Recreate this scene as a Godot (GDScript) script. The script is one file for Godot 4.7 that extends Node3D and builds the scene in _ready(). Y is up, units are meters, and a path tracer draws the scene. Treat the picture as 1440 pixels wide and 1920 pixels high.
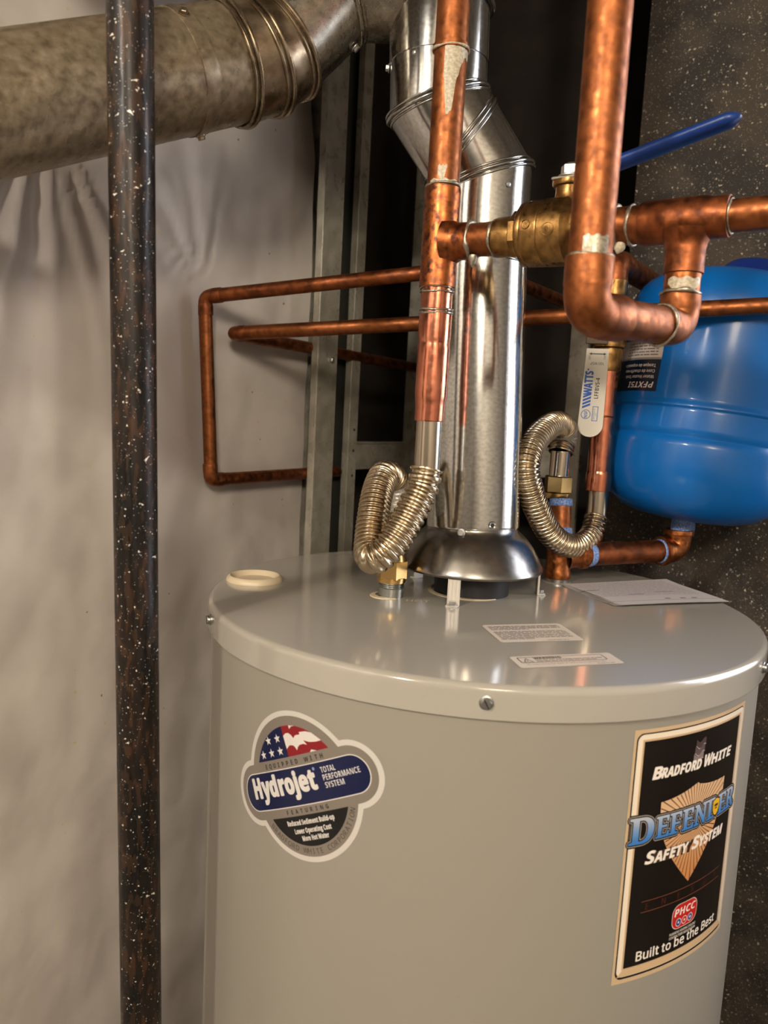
extends Node3D
# Utility corner with a beige water heater, its vent and its copper piping.
# World: y up, metres. Heater axis at x = z = 0, its lid at y = LID. The plastic covered wall is x = -0.40, the dark wall z = -0.46.

const LID := 1.30
var rng := RandomNumberGenerator.new()
var M := {}
var base := Vector3.ZERO          # base of the thing being built; its meshes are stored relative to it
var names := {}

# ---------------------------------------------------------------- mesh builder
class MB:
	var v := PackedVector3Array()
	var uv := PackedVector2Array()
	var ix := PackedInt32Array()

	# rows of points; quads between neighbouring rows. out: the side the faces look to (a point inside, faces look away from it), or none
	func grid(rows: Array, inside = null, uvs: Array = []) -> void:
		var s := v.size()
		var n: int = rows[0].size()
		for i in rows.size():
			v.append_array(rows[i])
			if uvs.is_empty():
				for j in n:
					uv.append(Vector2(float(j) / (n - 1), float(i) / maxf(rows.size() - 1, 1)))
			else:
				uv.append_array(uvs[i])
		var f := PackedInt32Array()
		for i in rows.size() - 1:
			for j in n - 1:
				var a := s + i * n + j
				f.append_array([a, a + 1, a + n, a + 1, a + n + 1, a + n])
		_put(f, inside)

	func tri_list(pts: PackedVector3Array, faces: PackedInt32Array, inside = null, uvs := PackedVector2Array()) -> void:
		var s := v.size()
		v.append_array(pts)
		if uvs.size() == pts.size():
			uv.append_array(uvs)
		else:
			for p in pts:
				uv.append(Vector2(p.x, p.y))
		var f := PackedInt32Array()
		for i in faces:
			f.append(s + i)
		_put(f, inside)

	func _put(f: PackedInt32Array, inside) -> void:
		if inside is Vector3:
			var vol := 0.0
			for k in range(0, f.size(), 3):
				vol += (v[f[k]] - inside).dot((v[f[k + 1]] - inside).cross(v[f[k + 2]] - inside))
			if vol > 0.0:            # counter-clockwise seen from outside: Godot wants clockwise
				for k in range(0, f.size(), 3):
					var t := f[k + 1]
					f[k + 1] = f[k + 2]
					f[k + 2] = t
		ix.append_array(f)

	func fan(ring: PackedVector3Array, center: Vector3, inside: Vector3) -> void:
		var p := PackedVector3Array(ring)
		p.append(center)
		var f := PackedInt32Array()
		for j in ring.size() - 1:
			f.append_array([j, j + 1, ring.size()])
		tri_list(p, f, inside)

	func flat(poly: PackedVector3Array, inside: Vector3) -> void:   # a convex face with vertices of its own
		var f := PackedInt32Array()
		for j in range(1, poly.size() - 1):
			f.append_array([0, j, j + 1])
		tri_list(poly, f, inside)

	func mesh(off: Vector3, tangents := false) -> ArrayMesh:
		var nn := PackedVector3Array()
		nn.resize(v.size())
		for k in range(0, ix.size(), 3):
			var a := ix[k]
			var b := ix[k + 1]
			var c := ix[k + 2]
			var n := (v[c] - v[a]).cross(v[b] - v[a])
			nn[a] += n
			nn[b] += n
			nn[c] += n
		# the seam of a closed ring: vertices in the same place with similar normals share them
		var at := {}
		for k in v.size():
			var key := Vector3i((v[k] * 200000.0).round())
			if at.has(key):
				at[key].append(k)
			else:
				at[key] = [k]
		var res := PackedVector3Array()
		res.resize(v.size())
		for key in at:
			var l: Array = at[key]
			for i in l:
				var sum := Vector3.ZERO
				var ni: Vector3 = nn[i].normalized()
				for j in l:
					if nn[j].normalized().dot(ni) > 0.82:
						sum += nn[j]
				res[i] = sum.normalized() if sum.length() > 1e-20 else Vector3.UP
		var pts := PackedVector3Array()
		pts.resize(v.size())
		for k in v.size():
			pts[k] = v[k] - off
		var arr := []
		arr.resize(Mesh.ARRAY_MAX)
		arr[Mesh.ARRAY_VERTEX] = pts
		arr[Mesh.ARRAY_NORMAL] = res
		arr[Mesh.ARRAY_TEX_UV] = uv
		arr[Mesh.ARRAY_INDEX] = ix
		var m := ArrayMesh.new()
		m.add_surface_from_arrays(Mesh.PRIMITIVE_TRIANGLES, arr)
		return m

# ---------------------------------------------------------------- flat print, drawn into an image
class Prt:
	var im: Image
	var s: float
	var o: Vector2          # lower left corner in drawing units (y up)
	var h: int
	static var cache := {}

	func _init(size: Vector2, origin: Vector2, scale: float, bg: Color) -> void:
		s = scale
		o = origin
		h = int(size.y * s)
		im = Image.create(int(size.x * s), h, false, Image.FORMAT_RGBA8)
		im.fill(bg)

	func poly(pts: PackedVector2Array, c: Color, c2 = null, ya := 0.0, yb := 1.0) -> void:
		var q := PackedVector2Array()
		var lo := 1e9
		var hi := -1e9
		for p in pts:
			var r := Vector2((p.x - o.x) * s, h - (p.y - o.y) * s)
			q.append(r)
			lo = minf(lo, r.y)
			hi = maxf(hi, r.y)
		var n := q.size()
		for y in range(maxi(0, int(floor(lo))), mini(h - 1, int(ceil(hi))) + 1):
			var yc := y + 0.5
			var xs := PackedFloat32Array()
			for i in n:
				var a := q[i]
				var b := q[(i + 1) % n]
				if (a.y <= yc) != (b.y <= yc):
					xs.append(a.x + (yc - a.y) / (b.y - a.y) * (b.x - a.x))
			if xs.size() < 2:
				continue
			xs.sort()
			var col := c
			if c2 != null:
				var yy := o.y + (h - yc) / s
				col = c.lerp(c2, clampf((yy - ya) / (yb - ya), 0.0, 1.0))
			for k in range(0, xs.size() - 1, 2):
				var x0 := int(round(xs[k]))
				var x1 := int(round(xs[k + 1]))
				if x1 > x0:
					im.fill_rect(Rect2i(x0, y, x1 - x0, 1), col)

	func rect(x0: float, y0: float, x1: float, y1: float, c: Color) -> void:
		poly(PackedVector2Array([Vector2(x0, y0), Vector2(x1, y0), Vector2(x1, y1), Vector2(x0, y1)]), c)

	func round_rect(x0: float, y0: float, x1: float, y1: float, r: float, c: Color, c2 = null) -> void:
		var p := PackedVector2Array()
		for k in 4:
			var cx := x1 - r if k == 0 or k == 3 else x0 + r
			var cy := y1 - r if k < 2 else y0 + r
			for i in 13:
				var a := (k + i / 12.0) * PI / 2
				p.append(Vector2(cx, cy) + Vector2(cos(a), sin(a)) * r)
		poly(p, c, c2, y0, y1)

	func disc(x: float, y: float, r: float, c: Color, a0 := 0.0, a1 := TAU) -> void:
		var p := PackedVector2Array()
		for i in 97:
			var a := lerpf(a0, a1, i / 96.0)
			p.append(Vector2(x + r * cos(a), y + r * sin(a)))
		poly(p, c)

	func line(a: Vector2, b: Vector2, w: float, c: Color) -> void:
		var n := (b - a).orthogonal().normalized() * w * 0.5
		poly(PackedVector2Array([a + n, b + n, b - n, a - n]), c)

	func star(x: float, y: float, r: float, c: Color) -> void:
		var p := PackedVector2Array()
		for i in 10:
			var a := PI / 2 + i * PI / 5
			p.append(Vector2(x, y) + Vector2(cos(a), sin(a)) * (r if i % 2 == 0 else r * 0.4))
		poly(p, c)

	# triangles of a string: em = 1, baseline at y = 0, starts at x = 0
	static func glyphs(t: String, font: String, bold: bool) -> Array:
		var key := t + "|" + font + str(bold)
		if cache.has(key):
			return cache[key]
		var f := SystemFont.new()
		f.font_names = PackedStringArray([font])
		f.font_weight = 700 if bold else 400
		var out := []
		var y0 := 0.0
		for k in 2:
			var tm := TextMesh.new()
			tm.font = f
			tm.font_size = 48
			tm.pixel_size = 1.0 / 48.0
			tm.depth = 0.0
			tm.curve_step = 1.0
			tm.horizontal_alignment = HORIZONTAL_ALIGNMENT_LEFT
			tm.text = "H" if k == 0 else t
			var arr := tm.get_mesh_arrays()
			var vs: PackedVector3Array = arr[Mesh.ARRAY_VERTEX]
			var ids: PackedInt32Array = arr[Mesh.ARRAY_INDEX] if arr[Mesh.ARRAY_INDEX] != null else PackedInt32Array(range(vs.size()))
			if k == 0:
				y0 = 1e9
				var y1 := -1e9
				for p in vs:
					y0 = minf(y0, p.y)
					y1 = maxf(y1, p.y)
				out.append(y1 - y0)
				continue
			var x0 := 1e9
			var x1 := -1e9
			for p in vs:
				x0 = minf(x0, p.x)
				x1 = maxf(x1, p.x)
			var tr := PackedVector2Array()
			for i in ids:
				tr.append(Vector2(vs[i].x - x0, vs[i].y - y0))
			out.append(x1 - x0)
			out.append(tr)
		cache[key] = out
		return out

	# cap: height of a capital; width 0: the font's own. Returns the width used
	func text(t: String, x: float, y: float, cap: float, width: float, c: Color, opt := {}) -> float:
		var g := glyphs(t, opt.get("font", "Droid Sans"), opt.get("bold", false))
		var sy: float = cap / g[0]
		var sx := sy if width == 0.0 else width / float(g[1])
		var rot: float = opt.get("rot", 0.0)
		var shear: float = opt.get("shear", 0.0)
		var fat: float = opt.get("fat", 0.0)
		var ox: float = 0.0
		if opt.get("center", false):
			ox = -0.5 * sx * float(g[1])
		var tr: PackedVector2Array = g[2]
		var shifts := [Vector2.ZERO]
		if fat > 0.0:
			for k in 12:
				shifts.append(Vector2.from_angle(k * TAU / 12) * fat)
		for sh in shifts:
			for k in range(0, tr.size(), 3):
				var p := PackedVector2Array()
				for i in 3:
					var q: Vector2 = Vector2(ox + tr[k + i].x * sx + tr[k + i].y * sy * shear, tr[k + i].y * sy) + sh
					q.y += (q.x) * opt.get("slope", 0.0)
					p.append(q.rotated(rot) + Vector2(x, y))
				poly(p, c, opt.get("c2"), opt.get("ya", y), opt.get("yb", y + cap))
		return sx * float(g[1])

	func spaced(t: String, x: float, y: float, cap: float, width: float, c: Color, opt := {}) -> void:
		for i in t.length():
			if t[i] != " ":
				var q := opt.duplicate()
				q.center = true
				text(t[i], x + width * i / (t.length() - 1.0), y, cap, 0.0, c, q)

	func arc_text(t: String, r: float, a0: float, a1: float, cap: float, c: Color) -> void:
		for i in t.length():
			if t[i] != " ":
				var a := lerpf(a0, a1, i / (t.length() - 1.0))
				text(t[i], r * cos(a), r * sin(a), cap, 0.0, c, {"center": true, "rot": a + PI / 2})

	# lines of print too small to be read: word-long dashes
	func dashes(x0: float, x1: float, y: float, hgt: float, c: Color, r: RandomNumberGenerator) -> void:
		var x := x0
		while x < x1:
			var w := minf(r.randf_range(1.2, 5.0) * hgt, x1 - x)
			rect(x, y + r.randf_range(0, 0.2) * hgt, x + w, y + hgt, c)
			x += w + 0.55 * hgt

	func texture() -> ImageTexture:
		im.resize(im.get_width() / 2, im.get_height() / 2, Image.INTERPOLATE_LANCZOS)
		return ImageTexture.create_from_image(im)

# ---------------------------------------------------------------- shapes
func smooth_path(pts: Array, step: float) -> PackedVector3Array:
	var c := Curve3D.new()
	c.bake_interval = step
	for i in pts.size():
		var t: Vector3 = (pts[mini(i + 1, pts.size() - 1)] - pts[maxi(i - 1, 0)])
		var lin: float = 0.0 if i == 0 else (pts[i] - pts[i - 1]).length()
		var lout: float = 0.0 if i == pts.size() - 1 else (pts[i + 1] - pts[i]).length()
		t = t.normalized()
		c.add_point(pts[i], -t * lin / 3.0, t * lout / 3.0)
	var out := PackedVector3Array()
	var n := maxi(2, int(c.get_baked_length() / step))
	for i in n + 1:
		out.append(c.sample_baked(c.get_baked_length() * i / n, true))
	return out

func dirs_of(path: PackedVector3Array) -> Array:
	var out := []
	for i in path.size():
		out.append((path[mini(i + 1, path.size() - 1)] - path[maxi(i - 1, 0)]).normalized())
	return out

# a tube along a path; radius a number or one number for each point
func tube(mb: MB, path: PackedVector3Array, radius, segs := 24, caps := true, closed := false) -> void:
	var d := dirs_of(path)
	if closed:
		d[0] = (path[1] - path[path.size() - 2]).normalized()
		d[-1] = d[0]
	var u: Vector3 = d[0].cross(Vector3.UP if absf(d[0].y) < 0.9 else Vector3.BACK).normalized()
	var rows := []
	var uvs := []
	var ln := 0.0
	for i in path.size():
		u = (u - d[i] * u.dot(d[i])).normalized()
		var w: Vector3 = d[i].cross(u)
		var r: float = radius if radius is float else radius[i]
		var row := PackedVector3Array()
		var ur := PackedVector2Array()
		if i > 0:
			ln += (path[i] - path[i - 1]).length()
		for j in segs + 1:
			var a := TAU * j / segs
			row.append(path[i] + (u * cos(a) + w * sin(a)) * r)
			ur.append(Vector2(float(j) / segs, ln))
		rows.append(row)
		uvs.append(ur)
	var mid := path[0] if closed else (path[0] + path[-1]) * 0.5
	if closed:
		# orient by one slice only
		var s := mb.v.size()
		var f0 := mb.ix.size()
		mb.grid(rows, null, uvs)
		var a := mb.v[mb.ix[f0]]
		var n := (mb.v[mb.ix[f0 + 2]] - a).cross(mb.v[mb.ix[f0 + 1]] - a)
		if n.dot(a - path[0]) < 0:
			for k in range(f0, mb.ix.size(), 3):
				var t := mb.ix[k + 1]
				mb.ix[k + 1] = mb.ix[k + 2]
				mb.ix[k + 2] = t
		return
	var s2 := mb.v.size()
	var f1 := mb.ix.size()
	mb.grid(rows, null, uvs)
	var a2 := mb.v[mb.ix[f1]]
	var n2 := (mb.v[mb.ix[f1 + 2]] - a2).cross(mb.v[mb.ix[f1 + 1]] - a2)
	if n2.dot(a2 - path[0]) < 0:
		for k in range(f1, mb.ix.size(), 3):
			var t := mb.ix[k + 1]
			mb.ix[k + 1] = mb.ix[k + 2]
			mb.ix[k + 2] = t
	if caps:
		mb.fan(rows[0], path[0], path[0] + d[0] * 0.001)
		mb.fan(rows[-1], path[-1], path[-1] - d[-1] * 0.001)

func axis_basis(dir: Vector3) -> Basis:
	var y := dir.normalized()
	var x := y.cross(Vector3.BACK if absf(y.z) < 0.9 else Vector3.UP).normalized()
	return Basis(x, y, x.cross(y))

# turned shape: profile of (radius, height along the axis); corners sharper than 35 degrees stay sharp
func lathe(mb: MB, prof: Array, at: Vector3, dir := Vector3.UP, segs := 48, phase := 0.0) -> void:
	var b := axis_basis(dir)
	var groups := [[prof[0]]]
	for i in range(1, prof.size()):
		groups[-1].append(prof[i])
		if i < prof.size() - 1:
			var a: Vector2 = (prof[i] - prof[i - 1]).normalized()
			var c: Vector2 = (prof[i + 1] - prof[i]).normalized()
			if a.dot(c) < 0.82:
				groups.append([prof[i]])
	var hs := 0.0
	for p in prof:
		hs += p.y
	var ins := at + b.y * hs / prof.size()
	# direction of the outside: taken from the whole profile
	var vol := 0.0
	for i in prof.size() - 1:
		var p: Vector2 = prof[i]
		var q: Vector2 = prof[i + 1]
		vol += (q.y - p.y) * (p.x * p.x + p.x * q.x + q.x * q.x)
	for g in groups:
		var rows := []
		var uvs := []
		var s := 0.0
		for i in g.size():
			var row := PackedVector3Array()
			var ur := PackedVector2Array()
			if i > 0:
				s += (g[i] - g[i - 1]).length()
			for j in segs + 1:
				var a := TAU * j / segs + phase
				row.append(at + b * Vector3(g[i].x * cos(a), g[i].y, g[i].x * sin(a)))
				ur.append(Vector2(float(j) / segs, s))
			rows.append(row)
			uvs.append(ur)
		var f0 := mb.ix.size()
		mb.grid(rows, null, uvs)
		# profile running upwards (vol > 0) has the outside at larger radius
		var p0: Vector2 = g[0]
		var p1: Vector2 = g[1]
		var want2 := Vector2(p1.y - p0.y, -(p1.x - p0.x)) * (1.0 if vol > 0 else -1.0)
		var jm := 0
		var want := b * Vector3(want2.x * cos(phase), want2.y, want2.x * sin(phase))
		var nsum := Vector3.ZERO
		for k in 2:
			var a3 := mb.v[mb.ix[f0 + k * 3]]
			nsum += (mb.v[mb.ix[f0 + k * 3 + 2]] - a3).cross(mb.v[mb.ix[f0 + k * 3 + 1]] - a3)
		if nsum.dot(want) < 0:
			for k in range(f0, mb.ix.size(), 3):
				var t := mb.ix[k + 1]
				mb.ix[k + 1] = mb.ix[k + 2]
				mb.ix[k + 2] = t

# a straight prism over a polygon (y along dir) with a small bevel at both ends
func prism(mb: MB, poly: Array, at: Vector3, dir: Vector3, hgt: float, bev := 0.0005, turn := 0.0) -> void:
	var b := axis_basis(dir) * Basis(Vector3.UP, turn)
	var c := Vector2.ZERO
	for p in poly:
		c += p
	c /= poly.size()
	var ins := at + b * Vector3(c.x, hgt / 2, c.y)
	var lv := []
	for k in 4:
		var row := PackedVector3Array()
		var sh := bev if k == 0 or k == 3 else 0.0
		var y: float = [0.0, bev, hgt - bev, hgt][k]
		for p in poly:
			var q: Vector2 = p - (p - c).normalized() * sh
			row.append(at + b * Vector3(q.x, y, q.y))
		lv.append(row)
	for k in 3:
		for i in poly.size():
			var j := (i + 1) % poly.size()
			mb.flat(PackedVector3Array([lv[k][i], lv[k][j], lv[k + 1][j], lv[k + 1][i]]), ins)
	mb.flat(lv[0], ins)
	mb.flat(lv[3], ins)

func ngon(n: int, r: float) -> Array:
	var out := []
	for i in n:
		out.append(Vector2.from_angle(TAU * i / n) * r)
	return out

# a box with chamfered edges, turned by a basis
func bbox(mb: MB, at: Vector3, size: Vector3, bev := 0.001, bs := Basis.IDENTITY) -> void:
	var h := size * 0.5
	bev = minf(bev, minf(h.x, minf(h.y, h.z)) * 0.9)
	var P := func(sx, sy, sz, ax):
		var p := Vector3(sx * h.x, sy * h.y, sz * h.z)
		for k in 3:
			if k != ax:
				p[k] -= signf(p[k]) * bev
		return at + bs * p
	for ax in 3:
		for sgn in [-1, 1]:
			var q := PackedVector3Array()
			for k in [[-1, -1], [1, -1], [1, 1], [-1, 1]]:
				var e := [0, 0, 0]
				e[ax] = sgn
				e[(ax + 1) % 3] = k[0]
				e[(ax + 2) % 3] = k[1]
				q.append(P.call(e[0], e[1], e[2], ax))
			mb.flat(q, at)
	for ax in 3:
		var b1 := (ax + 1) % 3
		var b2 := (ax + 2) % 3
		for s1 in [-1, 1]:
			for s2 in [-1, 1]:
				var q := PackedVector3Array()
				for k in [[-1, b1], [1, b1], [1, b2], [-1, b2]]:
					var e := [0, 0, 0]
					e[ax] = k[0]
					e[b1] = s1
					e[b2] = s2
					q.append(P.call(e[0], e[1], e[2], k[1]))
				mb.flat(q, at)
	for sx in [-1, 1]:
		for sy in [-1, 1]:
			for sz in [-1, 1]:
				mb.flat(PackedVector3Array([P.call(sx, sy, sz, 0), P.call(sx, sy, sz, 1), P.call(sx, sy, sz, 2)]), at)

# ring of a cylinder (axis d through c) cut by the plane with normal n through c
func cut_ring(c: Vector3, d: Vector3, n: Vector3, r: float, segs := 48) -> PackedVector3Array:
	var b := axis_basis(d)
	var out := PackedVector3Array()
	for j in segs + 1:
		var a := TAU * j / segs
		var p := (b.x * cos(a) + b.z * sin(a)) * r
		out.append(c + p - d.normalized() * (p.dot(n) / d.normalized().dot(n)))
	return out

# one gore of a sheet-metal elbow: cylinder round c0 -> c1 between two cutting planes
func gore(mb: MB, c0: Vector3, n0: Vector3, c1: Vector3, n1: Vector3, r: float) -> void:
	var d := c1 - c0
	var r0 := cut_ring(c0, d, n0, r)
	var r1 := cut_ring(c1, d, n1, r)
	var rows := []
	for k in 5:
		var row := PackedVector3Array()
		for j in r0.size():
			row.append(r0[j].lerp(r1[j], k / 4.0))
		rows.append(row)
	mb.grid(rows, (c0 + c1) * 0.5)

func bead(mb: MB, c: Vector3, d: Vector3, n: Vector3, r: float, rb: float) -> void:
	tube(mb, cut_ring(c, d, n, r, 64), rb, 10, false, true)

# a thin patch lying on a cylinder: column by column between two edges; th in radians round the axis
func cyl_patch(mb: MB, at: Vector3, dir: Vector3, r: float, cols: Array, rows_n := 6, nouv := false) -> void:
	var b := axis_basis(dir)
	var rows := []
	var uvs := []
	for k in rows_n + 1:
		var row := PackedVector3Array()
		var ur := PackedVector2Array()
		for c in cols:      # [angle, low, high, u]
			var y: float = lerpf(c[1], c[2], float(k) / rows_n)
			row.append(at + b * Vector3(r * cos(c[0]), y, r * sin(c[0])))
			ur.append(Vector2(c[3], y) if c.size() > 3 else Vector2(c[0], y))
		rows.append(row)
		uvs.append(ur)
	mb.grid(rows, at + b.y * (cols[0][1] + cols[0][2]) * 0.5, uvs)

# ---------------------------------------------------------------- things, parts
func numbered(called: String) -> String:
	var n: int = names.get(called, 0)
	names[called] = n + 1
	return called if n == 0 else "%s_%03d" % [called, n]

func thing(called: String, label: String, category: String, at: Vector3, group := "") -> Node3D:
	var o := Node3D.new()
	o.name = numbered(called)
	o.position = at
	o.set_meta("label", label)
	o.set_meta("category", category)
	if group:
		o.set_meta("group", group)
	add_child(o)
	base = at
	return o

func part(called: String, mb: MB, m: Material, parent: Node3D, label := "") -> MeshInstance3D:
	var o := MeshInstance3D.new()
	o.name = called
	o.mesh = mb.mesh(base)
	o.material_override = m
	o.mesh.surface_set_material(0, m)
	o.material_override = null
	if label:
		o.set_meta("label", label)
	parent.add_child(o, true)
	return o

func struct(called: String, mb: MB, m: Material) -> MeshInstance3D:
	base = Vector3.ZERO
	var o := part(called, mb, m, self)
	o.set_meta("kind", "structure")
	return o

# ---------------------------------------------------------------- materials
func mat(c: Color, metal := 0.0, rough := 0.5) -> StandardMaterial3D:
	var m := StandardMaterial3D.new()
	m.albedo_color = c
	m.metallic = metal
	m.roughness = rough
	return m

func noise_tex(freq: float, cols: Array, stops: Array, seed_: int, octaves := 4, type := FastNoiseLite.TYPE_SIMPLEX_SMOOTH, size := 512, nrm := 0.0) -> NoiseTexture2D:
	var n := FastNoiseLite.new()
	n.noise_type = type
	n.frequency = freq
	n.seed = seed_
	n.fractal_octaves = octaves
	var t := NoiseTexture2D.new()
	t.width = size
	t.height = size
	t.seamless = true
	t.noise = n
	if nrm > 0.0:
		t.as_normal_map = true
		t.bump_strength = nrm
	elif cols.size():
		var g := Gradient.new()
		g.offsets = PackedFloat32Array(stops)
		g.colors = PackedColorArray(cols)
		t.color_ramp = g
	return t

func tri(m: StandardMaterial3D, per_metre: float) -> StandardMaterial3D:
	m.uv1_triplanar = true
	m.uv1_scale = Vector3.ONE * per_metre
	return m

func noisy(metal: float, rough: float, per_metre: float, tex: Texture2D, rough_tex: Texture2D = null) -> StandardMaterial3D:
	var m := mat(Color.WHITE, metal, rough)
	m.albedo_texture = tex
	if rough_tex:
		m.roughness_texture = rough_tex
	return tri(m, per_metre)

func g8(v: float) -> Color:
	return Color(v, v, v)

func make_materials() -> void:
	var rgh := noise_tex(0.02, [g8(0.55), g8(1.0)], [0.2, 0.8], 5, 5)
	var cop := noise_tex(0.012, [Color8(106, 61, 36), Color8(144, 84, 47), Color8(157, 95, 54), Color8(122, 70, 41)], [0.15, 0.42, 0.62, 0.9], 11, 5)
	M.copper = noisy(1.0, 0.64, 9.0, cop, rgh)
	M.copper_dark = noisy(1.0, 0.66, 10.0, noise_tex(0.012, [Color8(96, 54, 34), Color8(140, 80, 46), Color8(168, 98, 56)], [0.2, 0.5, 0.85], 12, 5), rgh)
	M.copper_new = noisy(1.0, 0.26, 9.0, noise_tex(0.01, [Color8(214, 132, 104), Color8(228, 150, 118)], [0.3, 0.7], 13, 3), rgh)
	M.copper_scorched = noisy(1.0, 0.48, 14.0, noise_tex(0.014, [Color8(78, 50, 44), Color8(122, 70, 46), Color8(164, 92, 48), Color8(180, 108, 56)], [0.22, 0.36, 0.5, 0.85], 14, 5), rgh)
	for k in ["copper", "copper_dark", "copper_scorched"]:
		M[k].clearcoat_enabled = true
		M[k].clearcoat = 0.12
		M[k].clearcoat_roughness = 0.34
	M.brass = noisy(1.0, 0.42, 12.0, noise_tex(0.014, [Color8(128, 98, 58), Color8(178, 138, 84)], [0.25, 0.75], 15, 4), rgh)
	M.brass_nut = mat(Color8(206, 170, 108), 1.0, 0.3)
	M.bronze = noisy(1.0, 0.5, 14.0, noise_tex(0.02, [Color8(124, 72, 40), Color8(176, 108, 62)], [0.25, 0.75], 16, 4), rgh)
	M.solder = noisy(0.85, 0.42, 30.0, noise_tex(0.02, [Color8(140, 132, 116), Color8(190, 180, 160)], [0.3, 0.7], 17, 3))
	M.flux = noisy(0.0, 0.4, 30.0, noise_tex(0.02, [Color8(160, 148, 124), Color8(196, 184, 158)], [0.3, 0.7], 18, 3))
	var spg := noise_tex(0.05, [Color8(174, 173, 169), Color8(198, 197, 193), Color8(214, 213, 209)], [0.1, 0.5, 0.9], 20, 3)
	var spr := noise_tex(0.045, [g8(0.72), g8(0.88), g8(1.0)], [0.1, 0.5, 0.95], 21, 4)
	M.galv = noisy(1.0, 0.17, 8.0, spg, spr)
	M.galv_dull = noisy(1.0, 0.32, 8.0, noise_tex(0.015, [Color8(156, 148, 134), Color8(206, 198, 184)], [0.2, 0.8], 22, 4), spr)
	M.hood = noisy(1.0, 0.28, 8.0, noise_tex(0.014, [Color8(132, 130, 126), Color8(156, 154, 149)], [0.2, 0.8], 23, 4), spr)
	M.duct = noisy(0.5, 0.40, 4.0, noise_tex(0.045, [Color8(96, 83, 65), Color8(126, 111, 90), Color8(136, 122, 100), Color8(160, 145, 122)], [0.2, 0.42, 0.6, 0.85], 24, 8), rgh)
	M.duct_elbow = noisy(0.85, 0.38, 5.0, noise_tex(0.014, [Color8(100, 84, 64), Color8(146, 128, 104), Color8(184, 170, 148)], [0.25, 0.5, 0.8], 25, 5), rgh)
	M.steel_tube = mat(Color8(196, 184, 166), 1.0, 0.2)
	M.flex = noisy(1.0, 0.27, 12.0, noise_tex(0.01, [Color8(178, 160, 134), Color8(206, 192, 168)], [0.3, 0.7], 26, 3), rgh)
	M.zinc = mat(Color8(176, 178, 174), 1.0, 0.32)
	M.bolt = mat(Color8(190, 188, 184), 0.9, 0.4)
	M.white_strap = mat(Color8(206, 200, 190), 0.3, 0.4)
	M.jacket = mat(Color8(140, 135, 124), 0.0, 0.36)
	M.lid = mat(Color8(160, 155, 145), 0.0, 0.13)  # same paint as the jacket, lightened to stand in for light from above
	M.lid.clearcoat_enabled = true
	M.lid.clearcoat = 0.5
	M.lid.clearcoat_roughness = 0.1
	M.cup = mat(Color8(196, 180, 152), 0.0, 0.4)
	M.black = mat(Color8(22, 20, 19), 0.0, 0.6)
	M.dark_steel = mat(Color8(62, 48, 36), 0.6, 0.4)
	M.blue_grip = mat(Color8(14, 50, 116), 0.0, 0.34)
	M.tank = mat(Color8(6, 92, 168), 0.0, 0.34)
	M.tank.metallic_specular = 0.35
	M.tank.clearcoat_enabled = true
	M.tank.clearcoat = 0.3
	M.tank.clearcoat_roughness = 0.1
	M.tank_cap = mat(Color8(16, 46, 128), 0.0, 0.35)
	M.white_plastic = mat(Color8(208, 202, 190), 0.0, 0.4)
	M.tape = noisy(0.0, 0.6, 40.0, noise_tex(0.02, [Color8(62, 92, 160), Color8(140, 168, 214)], [0.35, 0.65], 27, 4))
	M.foil = noisy(0.2, 0.3, 30.0, noise_tex(0.02, [Color8(150, 142, 128), Color8(196, 192, 184)], [0.3, 0.7], 28, 4))
	M.stud = noisy(0.2, 0.45, 4.0, noise_tex(0.012, [Color8(140, 135, 122), Color8(158, 152, 139)], [0.3, 0.7], 29, 4), rgh)
	M.plaster = tri(mat(Color8(150, 144, 136), 0.0, 0.9), 1.0)
	M.ceiling = mat(Color8(120, 110, 98), 0.0, 0.9)
	M.concrete = noisy(0.0, 0.85, 1.2, noise_tex(0.01, [Color8(84, 80, 76), Color8(106, 102, 96)], [0.3, 0.7], 31, 5))
	M.brown_board = noisy(0.0, 0.8, 2.0, noise_tex(0.01, [Color8(34, 27, 22), Color8(44, 36, 29)], [0.3, 0.7], 32, 4))
	M.gap_shade = mat(Color8(44, 44, 39), 0.0, 0.6)  # dark colour stands in for shade between the studs
	M.board = noisy(0.0, 0.75, 1.0 / 0.6, speckled_board())
	M.pole = mat(Color.WHITE, 0.15, 0.55)
	M.pole.metallic_specular = 0.36
	M.pole.albedo_texture = pole_texture()
	M.pole.uv1_scale = Vector3(1, 1.0 / 0.8, 1)
	M.pole.roughness_texture = noise_tex(0.04, [g8(0.5), g8(1.0)], [0.2, 0.8], 33, 4)
	M.plastic = mat(Color.WHITE, 0.0, 0.4)
	M.plastic.albedo_texture = plastic_texture()
	tri(M.plastic, 1.0 / 0.9)
	M.plastic.normal_enabled = true
	M.plastic.normal_texture = noise_tex(0.012, [], [], 35, 4, FastNoiseLite.TYPE_SIMPLEX_SMOOTH, 512, 3.0)
	M.plastic.normal_scale = 0.35

func blob(im: Image, x: float, y: float, r: float, c: Color, stretch := 1.0, ang := 0.0) -> void:
	var rr := r * maxf(stretch, 1.0)
	var w := im.get_width()
	var h := im.get_height()
	var ph := rng.randf() * TAU
	for yy in range(int(y - rr), int(y + rr) + 1):
		for xx in range(int(x - rr), int(x + rr) + 1):
			var d := Vector2(xx - x, yy - y).rotated(-ang)
			d.x /= stretch
			var a := d.angle()
			if d.length() <= r * (0.8 + 0.25 * sin(3 * a + ph) + 0.12 * sin(7 * a + 2 * ph)):
				im.set_pixel(posmod(xx, w), posmod(yy, h), c)

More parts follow.
